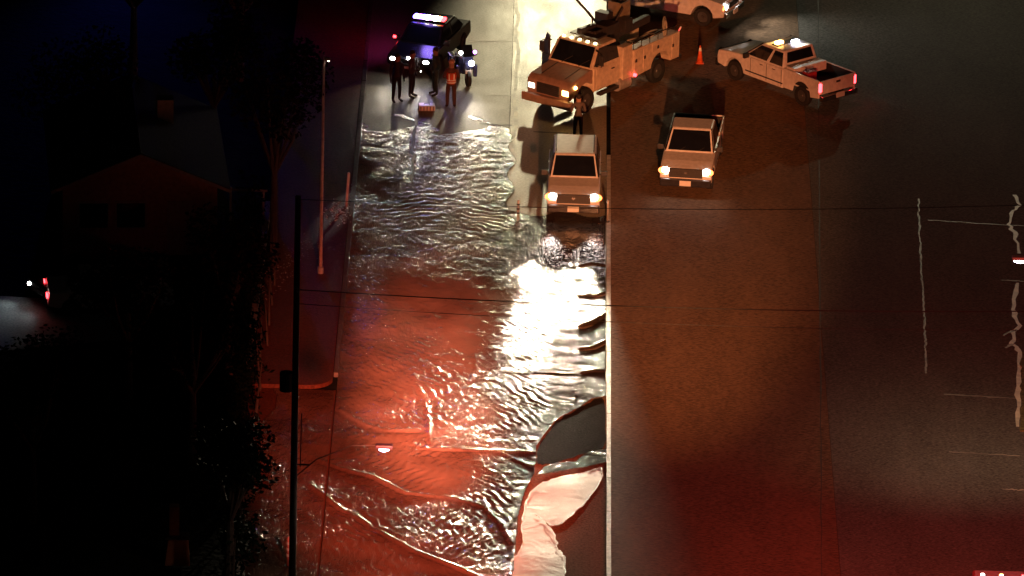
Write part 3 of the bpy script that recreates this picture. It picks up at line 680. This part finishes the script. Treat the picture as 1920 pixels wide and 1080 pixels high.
MB().pane([(.72, -.22, 1.2), (.72, .22, 1.2), (.48, .18, 1.62), (.48, -.18, 1.62)]).build('windscreen', glass, t)
MB().ball((.86, .10, .98), .11).build('headlight', headlit, t)
lamp('headlight_beam', (1.0, .1, .98), (8, .1, -.4), 200, (1, .86, .66), 50, .08, parent=t)
MB().box((.82, 0, .62), (.02, .24, .14)).build('licence_plate', platem, t)

# ------------------------------------------------------------------ people
def person(label, loc, rz, jacket, pants, pose='stand', vest=False, hat=None, skin=(.35, .2, .13), h=1.92, arm=None, holds=None):
    t = thing('person', label, 'person', loc, rz, None)
    k = h/1.78; V = []; E = []; Rr = []
    def a(p, r, par=None):
        V.append(Vector(p)*k); Rr.append((r*k*1.12, r*k*1.12) if not hasattr(r, '__len__') else (r[0]*k, r[1]*k)); i = len(V)-1
        if par is not None: E.append((par, i))
        return i
    pel = a((0, 0, .95), (.15, .12)); wai = a((0, 0, 1.10), (.14, .11), pel); che = a((.01, 0, 1.30), (.165, .12), wai); sh = a((0, 0, 1.44), (.12, .10), che)
    nk = a((.01, 0, 1.53), .058, sh); hd = a((.03, 0, 1.62), .088, nk); h2 = a((.03, 0, 1.70), .10, hd); h3 = a((.02, 0, 1.76), .065, h2)
    nose = a((.125, 0, 1.655), .018, hd)
    for s in (-1, 1):
        st = .11 if pose == 'stand' else .13
        hp = a((0, s*.095, .90), .095, pel); kn = a((.03 if s > 0 else .01, s*(st+.01), .49), .066, hp); an = a((-.02, s*(st+.02), .09), .048, kn)
        ft = a((.10, s*(st+.04), .05), .045, an); to = a((.19, s*(st+.05), .035), .032, ft)
        s1 = a((0, s*.19, 1.41), .068, sh)
        if arm == 'bent' or (arm == 'right' and s < 0): el = a((.03, s*.27, 1.13), .050, s1); wr = a((.24, s*.20, 1.12), .032, el); pd = Vector((.9, -.1*s, .05)).normalized()
        elif arm == 'hips': el = a((-.06, s*.36, 1.17), .05, s1); wr = a((.06, s*.20, 1.00), .032, el); pd = Vector((.6, -.5*s, -.3)).normalized()
        else: el = a((-.01, s*.26, 1.14), .048, s1); wr = a((.05, s*.27, .89), .030, el); pd = Vector((.15, 0, -1)).normalized()
        w = V[wr]/k; pl = a(tuple(w+pd*.06), (.034, .020), wr)
        sd = pd.cross(Vector((0, s, 0))).normalized() if abs(pd.y) < .6 else Vector((0, 0, 1))
        for q, (off, ln) in enumerate(((-.030, .065), (-.010, .078), (.010, .074), (.030, .058))):
            b0 = w+pd*.085+sd*off; f1 = a(tuple(b0+pd*.02), .009, pl); f2 = a(tuple(b0+pd*ln*.6+Vector((.004, 0, 0))), .008, f1); a(tuple(b0+pd*ln+Vector((.012, -.008*s, 0))), .007, f2)
        tb = a(tuple(w+pd*.04-sd*.035), .010, pl); a(tuple(w+pd*.08-sd*.055), .008, tb)
    me = bpy.data.meshes.new('body'); me.from_pydata([tuple(v) for v in V], E, []); me.update()
    o = bpy.data.objects.new('body', me); COL.objects.link(o); o.parent = t
    sk = o.modifiers.new('skin', 'SKIN'); sk.use_smooth_shade = True
    for i, sv in enumerate(me.skin_vertices[0].data): sv.radius = Rr[i]; sv.use_root = (i == 0)
    ss = o.modifiers.new('sub', 'SUBSURF'); ss.levels = 1; ss.render_levels = 1
    # clothing by height on the one body
    nm = 'clothes_'+label[:24]
    m = bpy.data.materials.new(nm); m.use_nodes = True; n = m.node_tree.nodes; L = m.node_tree.links; b = n['Principled BSDF']; b.inputs['Roughness'].default_value = .8
    tc = n.new('ShaderNodeTexCoord'); sx = n.new('ShaderNodeSeparateXYZ'); L.new(tc.outputs['Object'], sx.inputs[0]); mr = n.new('ShaderNodeMath'); mr.operation = 'DIVIDE'; L.new(sx.outputs[2], mr.inputs[0]); mr.inputs[1].default_value = 2*k
    cr = n.new('ShaderNodeValToRGB'); cr.color_ramp.interpolation = 'CONSTANT'; L.new(mr.outputs[0], cr.inputs[0]); ce = cr.color_ramp.elements
    ce[0].position = 0; ce[0].color = (.015, .012, .01, 1); ce[1].position = .06; ce[1].color = (*pants, 1)
    for p_, c_ in ((.47, jacket), (.755, skin)): e = ce.new(p_); e.color = (*c_, 1)
    L.new(cr.outputs[0], b.inputs['Base Color']); me.materials.append(m)
    hm = mat('hair_dark', (.02, .014, .01), .8)
    if hat: MB().ball((.02*k, 0, 1.735*k), (.135*k, .12*k, .10*k)).ball((.06*k, 0, 1.71*k), (.16*k, .13*k, .018)).build('hard_hat', hat, t, smooth=True)
    else: MB().ball((.005*k, 0, 1.72*k), (.115*k, .105*k, .105*k)).build('hair', hm, t, smooth=True)
    if vest:
        vm_ = MB(); n_ = 16; rows = ((1.00, .185, .155), (1.12, .18, .15), (1.30, .205, .155), (1.43, .19, .13), (1.47, .13, .10))
        vs = [(.005+b_*math.cos(2*math.pi*j/n_), a_*math.sin(2*math.pi*j/n_), z) for z, a_, b_ in rows for j in range(n_)]
        vm_.add(vs, [(i*n_+j, i*n_+(j+1) % n_, (i+1)*n_+(j+1) % n_, (i+1)*n_+j) for i in range(len(rows)-1) for j in range(n_)])
        ve = vm_.build('vest', mat('hi_vis_orange', (.55, .07, .02), .6), t, smooth=True)
        def ring(z, a_, b_, hh):
            q = MB(); vs = [(.005+b_*math.cos(2*math.pi*j/n_), a_*math.sin(2*math.pi*j/n_), z+d) for d in (-hh, hh) for j in range(n_)]
            q.add(vs, [(j, (j+1) % n_, (j+1) % n_+n_, j+n_) for j in range(n_)]); return q
        rm_ = mat('vest_tape', (.85, .85, .82), .3, em=(1, .95, .9), es=0.0)
        ring(1.06, .192, .162, .025).build('reflective_band', rm_, ve); ring(1.15, .190, .160, .022).build('reflective_band', rm_, ve)
        for s in (-1, 1):
            for sx_ in (-1, 1): MB().box((.165*sx_+.003, s*.095, 1.29), (.02, .045, .26), ry=R(-6*sx_)).build('reflective_strap', rm_, ve)
    if holds == 'torch':
        f_ = thing('flashlight', 'small lit flashlight held by the dark-clad person nearest the light bar', 'flashlight', (0, 0, 0)); M_ = Matrix.Translation(loc) @ Matrix.Rotation(rz, 4, 'Z'); p_ = M_ @ Vector((.33*k, -.20*k, 1.12*k))
        f_.location = p_; f_.rotation_euler = (0, 0, rz)
        MB().tube([(-.08, 0, 0), (.06, 0, 0), (.10, 0, 0)], [.016, .016, .028], 8).build('barrel', dgrey, f_); MB().tube([(.10, 0, 0), (.106, 0, 0)], .026, 8).build('lens', headlit, f_)
    return t
def gp(px, py): p = G(px, py, 0); return (p.x, p.y, 0.0)
person('dark-clad person standing leftmost in the group with feet apart', gp(743, 190), R(-60), (.03, .022, .025), (.012, .012, .02))
person('person in dark jacket second from the left holding a flashlight', gp(771, 182), R(-20), (.05, .035, .035), (.015, .015, .022), arm='right', holds='torch', h=1.88)
person('person in dark green clothes standing between the others and the vest wearer', gp(816, 178), R(-160), (.025, .035, .025), (.015, .025, .02), arm='hips')
person('person in reflective orange vest and hard hat nearest the flood', gp(845, 202), R(95), (.10, .04, .03), (.07, .03, .02), vest=True, hat=mat('pale_hat', (.5, .3, .2), .4), arm='bent')

# ------------------------------------------------------------------ small things on the road
p = G(1312, 118, .1)
t = thing('traffic_cone', 'orange traffic cone with pale collar standing behind the bucket truck', 'traffic cone', (p.x, p.y, .1)); t.scale = (.76, .76, .76)
MB().tube([(0, 0, .03), (0, 0, .95)], [.17, .035], 16).build('cone', orange, t, smooth=True); MB().box((0, 0, .018), (.42, .42, .036)).build('base', orange, t, .01)
MB().tube([(0, 0, .66), (0, 0, .84)], [.083, .058], 16, False).build('reflective_collar', mat('lit_reflector', (.85, .8, .75), .3), t)
p = G(800, 206)
t = thing('equipment_case', 'small pale slatted case lying on wet road by the people', 'case', (p.x, p.y, 0), R(5))
MB().box((0, 0, .12), (.62, .42, .20)).build('case_body', reflect, t, .02)
for k in range(5): MB().box((-.24+k*.12, -.213, .12), (.03, .012, .17)).build('rib', dgrey, t)
MB().tube([(-.1, 0, .22), (-.1, 0, .27), (.1, 0, .27), (.1, 0, .22)], .012, 6).build('handle', dgrey, t)
person('person in grey-brown clothes standing between the bucket truck and the pale vehicle', gp(1083, 262), R(100), (.09, .07, .06), (.03, .025, .025), h=1.8, arm='bent')
def marker(px, py, h, r, label, m, band=None, cat='marker post', lean=0, z=0.):
    p = G(px, py, z); t = thing('marker_post', label, cat, (p.x, p.y, z)); t.rotation_euler = (0, lean, 0)
    MB().tube([(0, 0, 0), (0, 0, .04)], [r*2.4, r*2.2], 12).build('base', dgrey, t)
    MB().tube([(0, 0, .04), (0, 0, h*.97), (0, 0, h)], [r, r, r*.6], 10).build('post', m, t, smooth=True)
    if band:
        for k in range(3): MB().tube([(0, 0, h*(.35+.2*k)), (0, 0, h*(.43+.2*k))], r*1.15, 10).build('band', band, t)
    return t
marker(971, 415, .85, .055, 'striped grey marker post standing in the water left of the pale pickup', steel, dgrey)
marker(1139, 416, .85, .035, 'thin pale marker post on the kerb right of the pale pickup', steel, z=.12)
marker(649, 392, 1.45, .055, 'added white slim post standing in for light reflected in gutter water at the left kerb', reflect, lean=R(3))  # added post in place of a bright reflection in the gutter water
marker(541, 1062, 1.05, .07, 'short pink and white post beside the utility pole', mat('pink_post', (.6, .25, .22), .5), reflect)
# white drops in place of sparkling light around the added post
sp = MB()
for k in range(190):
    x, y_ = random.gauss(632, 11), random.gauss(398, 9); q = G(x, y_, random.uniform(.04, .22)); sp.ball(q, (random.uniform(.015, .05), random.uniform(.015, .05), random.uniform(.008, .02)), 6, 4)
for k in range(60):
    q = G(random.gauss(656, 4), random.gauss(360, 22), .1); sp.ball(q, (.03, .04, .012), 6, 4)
tag(sp.build('glint_drops', reflect, smooth=True), 'white droplets standing in for glittering light at the left kerb', 'glints', kind='stuff')
lamp('drops_fill_spot', tuple(G(800, 105, 2.2)), tuple(G(642, 385, .2)), 1500, (1, .95, .9), 6, .05)  # added spot that brightens the white drops, with no fixture of its own
sp = MB()
for k in range(150):
    t_ = random.random(); x = 490+90*t_+random.gauss(0, 10); y_ = 545-90*t_+random.gauss(0, 14); q = G(x, y_, .135); sp.ball(q, (random.uniform(.01, .04), random.uniform(.01, .06), .008), 6, 4)
tag(sp.build('wet_pebbles', mat('wet_pebble', (.45, .40, .34), .12), smooth=True), 'wet glinting pebbles strewn over the sidewalk', 'pebbles', kind='stuff')

# ------------------------------------------------------------------ poles, lamps, wires
pb_ = G(546, 1210); PH = (1210-368)/(55*.937)*.93
t = thing('utility_pole', 'tall dark wooden utility pole carrying a street lamp arm at left', 'utility pole', (pb_.x, pb_.y, 0))
MB().tube([(0, 0, -.1), (0, 0, PH*.5), (0, 0, PH)], [.125, .11, .09], 14).build('shaft', woodpole, t, smooth=True)
def zat(py): return (1210-py)/(55*.937)*.93
lampz = zat(842); lx = (706-556)/54.
MB().tube([(0, 0, lampz-.9), (.7, 0, lampz-.25), (1.8, 0, lampz+.25), (lx-.2, 0, lampz+.28)], .022, 8).build('lamp_arm', darkm, t)
lh = MB().box((lx+.05, 0, lampz+.26), (.55, .26, .13)).build('lamp_head', mat('lamp_housing', (.12, .10, .16), .4), t, .04)
MB().ball((lx+.05, 0, lampz+.17), (.17, .11, .09)).build('lens', mat('lit_street_lens', (.9, .9, .9), .3, em=(.88, .72, 1), es=30), lh, smooth=True)
lamp('street_lamp_light', (lx+.05, 0, lampz+.0), (lx+.05, 0, 0), 350, (1, .75, .6), 155, .12, parent=t)
MB().tube([(-.28, 0, zat(728)), (-.28, 0, zat(694))], .21, 12).build('transformer', darkm, t)
MB().tube([(.2, 0, zat(870)), (.22, 0, zat(770))], .02, 6).build('conduit', darkm, t)
MB().box((.22, 0, zat(866)), (.5, .04, .04)).build('bracket', darkm, t)
for z_ in (PH-.1, zat(540), zat(566)): MB().tube([(0, 0, z_-.08), (0, -.2, z_), (0, -.2, z_+.12)], .04, 8).build('insulator', darkm, t)
def wire(px0, y0p, px1, y1p, z, label, r=.022, sag=.3, lit=None):
    a = Vector((pb_.x, pb_.y, zat(y0p))); b = G(px1, y1p, z)
    P = [a.lerp(b, k/40)-Vector((0, 0, sag*4*(k/40)*(1-k/40))) for k in range(41)]
    o = MB().tube(P, r, 6).build('overhead_cable', cable); tag(o, label, 'cable', 'overhead cables crossing the road'); return o
wire(556, 374, 2100, 378, 13, 'highest dark overhead cable, crossing just below the pickups', .011)
wire(556, 540, 2100, 581, 10, 'dark overhead cable crossing mid-picture, the upper of the close pair', .018)
wire(556, 566, 2100, 618, 9.5, 'thin dark overhead cable crossing mid-picture, the lower of the close pair', .010)
# slim pole
q = G(601, 512, .13); hh = 392/(50.5*.937)
t = thing('light_pole', 'slim pale metal pole on the left sidewalk with a tiny lamp on top', 'lamp post', (q.x, q.y, .13))
MB().tube([(0, 0, 0), (0, 0, hh)], [.065, .045], 10).build('shaft', mat('pale_pole', (.55, .42, .36), .4), t, smooth=True)
MB().tube([(0, 0, 0), (0, 0, .25)], .11, 10).build('base', steel, t)
MB().box((.12, 0, hh-.12), (.2, .12, .10)).build('lamp_head', darkm, t, .02); MB().ball((.16, 0, hh-.18), .045).build('lens', dimwhite, t)
# right-hand street lamp, pole beyond the frame
q = G(1985, 900, .1); lz = 8.1; L_ = G(1914, 489, lz)
t = thing('street_lamp', 'street lamp head glowing violet-white at the right edge', 'street lamp', (q.x, q.y, .1))
MB().tube([(0, 0, 0), (0, 0, lz)], [.11, .07], 12).build('shaft', steel, t)
dl = (L_.x-q.x, L_.y-q.y, lz)
MB().tube([(0, 0, lz-.05), (dl[0]*.5, dl[1]*.5, lz+.35), (dl[0]*.9, dl[1]*.9, lz+.05)], .04, 8).build('lamp_arm', steel, t)
lh = MB().box((dl[0], dl[1], lz), (.6, .28, .12)).build('lamp_head', steel, t, .04)
MB().ball((dl[0], dl[1], lz-.08), (.26, .13, .10)).build('lens', mat('lit_street_lens', (.9, .9, .9)), lh, smooth=True)
lamp('street_lamp_light', (dl[0], dl[1], lz-.25), (dl[0]-1.5, dl[1]+3, 0), 700, (1, .76, .45), 95, .12, parent=t)

# fire engine whose roof lights peek in at the bottom right
q = G(1892, 1226, .1)
t = thing('fire_engine', 'red fire engine roof lights just entering the bottom right corner', 'fire engine', (q.x, q.y, .1), R(90))
MB().box((-3.2, 0, 1.55), (6.6, 2.4, 2.1)).build('body', redp, t, .06); MB().box((.9, 0, 1.30), (1.6, 2.4, 1.75)).build('cab', redp, t, .08)
MB().box((.3, 0, 2.24), (.4, 2.1, .10)).build('light_bar', black, t)
for s, m_ in ((-.95, dimwhite), (-.35, redlit), (.35, amberlit), (.95, headlit)): MB().tube([(.3, s, 2.33), (.3, s, 2.60)], [.08, .06], 10).build('beacon', m_, t)
for x in (.7, -4.6):
    for s in (-1, 1): wheel(t, x, s*1.05, .5, .3, s)
for s in (-1, 1): MB().box((1.72, s*.9, 1.0), (.06, .3, .2)).build('headlight', glass, t)

# ------------------------------------------------------------------ left side: wall, gate, houses, cars, trees
w0 = G(484, 410); w1 = G(472, 700)
t = thing('garden_wall', 'low pale wall along the inner edge of the left sidewalk', 'wall', (0, 0, 0))
n_ = 5
wb = MB(); a_, b_ = Vector((xa-.12, w1.y, 0)), Vector((xa-.12, w0.y, 0))
wb.box(((a_+b_)/2+Vector((0, 0, .30))), (.16, (b_-a_).length, .66)); wb.build('wall', concrete, t)
MB().box(((a_+b_)/2+Vector((0, 0, .66))), (.22, (b_-a_).length+.06, .06)).build('coping', concrete, t, .015)
q = G(462, 436); t = thing('metal_gate', 'dim metal gate frame left of the sidewalk', 'gate', (q.x, q.y, 0))
for s in (-.6, .6): MB().tube([(s, 0, 0), (s, 0, 1.65)], .05, 8).build('post', steel, t)
MB().tube([(-.65, 0, 1.65), (.75, 0, 1.65)], .05, 8).build('top_rail', steel, t)
bars = MB()
for k in range(9): bars.tube([(-.48+k*.12, 0, .1), (-.48+k*.12, 0, 1.5)], .012, 5)
bars.build('bars', darkm, t); MB().ball((-.6, 0, 1.72), .06).build('finial', steel, t)

struct('yard_drive', MB().slab(pxpoly([(-60, 552), (255, 570), (268, 632), (-60, 665)], 0), -.01, .012), roadmat('yard_concrete', (.12, .13, .13), .7, .01))
# house with red-lit wall
wallm = mat('stucco_wall', (.30, .16, .12), .85, var=.2, bump=.01)
roofm = mat('roof_tiles', (.06, .05, .045), .8, var=.3, scale=12, bump=.03, bscale=12, bstretch=(1, 4, 1))
woodw = mat('house_trim', (.25, .2, .17), .6)
def house(name, label, px, py, w, d, h, rise, rz, windows=2):
    q = G(px, py); t = thing(name, label, 'house', (q.x, q.y, 0), rz)
    wl = MB(); g = [(-w/2, 0), (w/2, 0), (w/2, h), (0, h+rise), (-w/2, h)]; wl.prism(g, 0, d); wl.build('wall', wallm, t)
    rf = MB(); o_ = .45; sl_ = rise/(w/2)
    for s in (-1, 1):
        rf.prism([(0, h+rise+.02), (s*(w/2+o_), h-o_*sl_+.02), (s*(w/2+o_), h-o_*sl_+.16), (0, h+rise+.18)], -o_, d+o_)
    r_ = rf.build('roof', roofm, t)
    MB().box((w*.2, d*.6, h+rise*.9), (.6, .6, 1.2)).build('chimney', concrete, r_)
    fs = MB()
    for s in (-1, 1):
        fs.prism([(0, h+rise+.02), (s*(w/2+o_), h-o_*sl_+.02), (s*(w/2+o_), h-o_*sl_+.14), (0, h+rise+.14)], -o_-.04, -o_-.005)
    fs.build('bargeboard', woodw, t)
    dr = MB().box((w*.26, -.03, 1.03), (.95, .06, 2.06)).build('door', woodw, t); MB().ball((w*.26+.36, -.08, 1.0), .04).build('handle', chrome, dr)
    for k in range(windows):
        x = -w*.30+k*w*.24; f = MB()
        for s in (-1, 1): f.box((x+s*.55, -.03, 1.55), (.08, .07, 1.1)).box((x, -.03, 1.55+s*.51), (1.02, .07, .08))
        f_ = f.build('window', woodw, t); MB().box((x, -.012, 1.55), (1.02, .03, .94)).build('pane', glass, f_)
    return t, q
ht, hq = house('brick_house', 'dim house with pale roof edge and red-lit front wall', 262, 478, 5.6, 8, 2.7, 1.2, R(6))
for px in (283,):
    q = G(px, 520); t = thing('porch_step', 'dim red-lit masonry porch block before the house', 'step', (q.x, q.y, 0), R(6))
    MB().box((0, .5, .18), (1.3, 1.3, .36)).build('landing', concrete, t, .02); MB().box((0, -.35, .09), (1.3, .4, .18)).build('tread', concrete, t, .02)
q = G(332, 1056); t = thing('utility_cabinet', 'small orange-lit cabinet with sloping lid at lower left', 'cabinet', (q.x, q.y, 0), R(4))
oc = mat('orange_brown_cabinet', (.30, .10, .04), .7)  # plain orange-brown base colour for box and stack
MB().prism([(-.42, 0), (.42, 0), (.36, .9), (-.30, .95)], -.25, .25).build('box', oc, t, .02); MB().box((0, 0, .97), (.8, .6, .05)).build('lid', darkm, t); MB().box((-.1, .1, 1.5), (.32, .3, 1.0)).build('vent_stack', oc, t)
q = G(275, 592); t = thing('letterbox', 'pale thin letterbox post in the dark front yard', 'letterbox', (q.x, q.y, 0))
MB().box((0, 0, .6), (.09, .09, 1.2)).build('post', steel, t); MB().box((.12, 0, 1.28), (.42, .22, .2)).build('box', darkm, t, .03)
q = G(371, 462); t = thing('fire_hydrant', 'short red hydrant in the dark left yard', 'hydrant', (q.x, q.y, 0))
MB().tube([(0, 0, 0), (0, 0, .55), (0, 0, .7)], [.13, .12, .06], 12).build('barrel', redp, t); MB().tube([(-.2, 0, .45), (.2, 0, .45)], .05, 8).build('nozzle', redp, t)

def sedan(label, loc, rz, paint, lit=False, tail=False):
    t = thing('parked_car', label, 'car', loc, rz, 'cars in the dark yard at left')
    low = [(2.25, .38), (2.3, .58), (2.2, .74), (1.1, .90), (-1.5, .94), (-2.2, .90), (-2.27, .42), (-1.85, .30)]+[(-1.40-.36*math.cos(math.pi*k/8), .30+.36*math.sin(math.pi*k/8)) for k in range(0, 9)]+[(1.0, .28)]+[(1.4-.36*math.cos(math.pi*k/8), .30+.36*math.sin(math.pi*k/8)) for k in range(1, 9)]+[(1.95, .30)]
    MB().prism(low, -.88, .88).build('body', paint, t, .06); greenhouse(t, .89, 1.43, -1.65, 1.15, -1.0, .4, .82, .65, paint, 'cabin', (0, .5, 1))
    lights_front(t, 2.24, .64, .62, .3, .14, headlit if lit else glass, power=70 if lit else 0, col=(.85, 1, 1), tilt=.1)
    for s in (-1, 1): MB().box((-2.27, s*.68, .76), (.05, .3, .13)).build('tail_light', redlit if tail else redp, t)
    for x in (1.4, -1.4):
        for s in (-1, 1): wheel(t, x, s*.78, .32, .2, s)
    mirrors(t, .9, .84, .96, paint); MB().box((2.28, 0, .55), (.05, .8, .14)).build('grille', dgrey, t)
    return t
rz = heading(-.8, -.6); l = place(76, 572, rz, 2.2); sedan('dark car with both headlights lit at the far left', l, rz, black, True)
q = G(205, 576); sedan('dark parked car with one red tail lamp showing, right of the lit one', (q.x, q.y, 0), R(8), silver, False, True)

def tree(name, label, px, py, h, cr, n=3200, m=leafm, trunk_r=.18, lean=0, z0=0):
    q = G(px, py); t = thing(name, label, 'tree', (q.x, q.y, z0)); rr = random.Random(int(px*7+py)); tb = MB()
    top = (lean, 0, h*.62); tb.tube([(0, 0, -.1), (lean*.3, .05, h*.3), top], [trunk_r, trunk_r*.75, trunk_r*.4], 8)
    cl = []
    for k in range(9):
        a = rr.uniform(0, 6.28); e = (lean+cr*.7*math.cos(a)*rr.uniform(.4, 1), cr*.7*math.sin(a)*rr.uniform(.4, 1), h*rr.uniform(.6, .95)); tb.tube([(lean*.5, 0, h*.42), ((e[0]+lean)/2, e[1]/2, h*.58), e], [trunk_r*.45, trunk_r*.3, .02], 6); cl.append(e)
    tb.build('trunk', bark, t)
    V = []; Fc = []
    for k in range(n):
        c = rr.choice(cl); rad = cr*.42
        while True:
            d = Vector((rr.uniform(-1, 1), rr.uniform(-1, 1), rr.uniform(-1, 1)))
            if d.length < 1: break
        p_ = Vector(c)+d*rad; s_ = rr.uniform(.06, .14); e1 = Vector((rr.gauss(0, 1), rr.gauss(0, 1), rr.gauss(0, .6))).normalized(); e2 = e1.cross(Vector((rr.gauss(0, 1), rr.gauss(0, 1), rr.gauss(0, 1)))).normalized()
        i = len(V); V += [tuple(p_-e1*s_), tuple(p_+e2*s_*.5), tuple(p_+e1*s_), tuple(p_-e2*s_*.5)]; Fc.append((i, i+1, i+2, i+3))
    MB().add(V, Fc).build('crown', m, t); return t
for i, (px, py, h, c, lab) in enumerate(((512, 500, 8.5, 2.1, 'dark tree at the sidewalk edge behind the slim pole'), (400, 330, 6.5, 2.2, 'dark tree directly right of the house roof'),
        (130, 400, 7, 2.6, 'dark tree rising left of the red-lit house'), (430, 700, 6, 2.0, 'dark tree by the low wall, halfway down the left yard'), (360, 880, 6.5, 2.4, 'dark tree above the orange cabinet'),
        (60, 980, 6, 2.8, 'dark tree at the left edge below the lit car'), (430, 1100, 5.5, 1.7, 'dark tree at the bottom beside the utility pole'), (250, 150, 7, 3.0, 'dark tree faintly blue-lit near the top left'), (450, 150, 6, 2.2, 'dark tree left of the patrol car'), (240, 760, 5.5, 2.0, 'dark tree in the middle of the left yard'))):
    tree('shade_tree', lab, px, py, h, c, 2600, leafd if i in (0, 3) else leafm)
def hedge(label, px0, px1, h, n=5200):
    a, b = G(*px0), G(*px1); t = thing('hedge', label, 'hedge', (b.x, b.y, 0)); rr = random.Random(5); L_ = a.y-b.y; V = []; Fc = []
    for k in range(n):
        f = rr.random(); y_ = f*L_; x_ = rr.gauss(0, .28)+(a.x-b.x)*f+.25*math.sin(y_*.8); z_ = rr.uniform(.1, h*(.8+.2*math.sin(y_*1.7)*math.sin(y_*.6))); s_ = rr.uniform(.06, .15)
        e1 = Vector((rr.gauss(0, 1), rr.gauss(0, 1), rr.gauss(0, .6))).normalized(); e2 = e1.cross(Vector((rr.gauss(0, 1), rr.gauss(0, 1), rr.gauss(0, 1)))).normalized(); p_ = Vector((x_, y_, z_))
        i = len(V); V += [tuple(p_-e1*s_), tuple(p_+e2*s_*.5), tuple(p_+e1*s_), tuple(p_-e2*s_*.5)]; Fc.append((i, i+1, i+2, i+3))
    MB().add(V, Fc).build('foliage', leafm, t)
    for k in range(int(L_/2)): MB().tube([(rr.gauss(0, .08), k*2, 0), (rr.gauss(0, .15), k*2, h*.8)], [.05, .02], 5).build('stem', bark, t)
hedge('long dark hedge added to keep light off the yard along the low wall', (462, 420), (440, 1110), 2.3)  # added along the yard's edge to block lamplight from the road
# blue flashes reaching in from beyond the top left, red wash on the house, warm spill on the yard's cabinet
lamp('far_patrol_flash', (*g2(230, -120), 3.5), (*g2(260, 160), 2), 1600, (.05, .08, 1), 70, .3)
lamp('yard_red_wash', (*g2(330, 700), 3.0), (*g2(262, 470), 1.2), 34, (1, .07, .04), 24, .3)
lamp('yard_amber_wash', (*g2(420, 1180), 3.0), (*g2(330, 1040), .8), 12, (1, .30, .08), 22, .3)
S.cycles.use_denoising = True
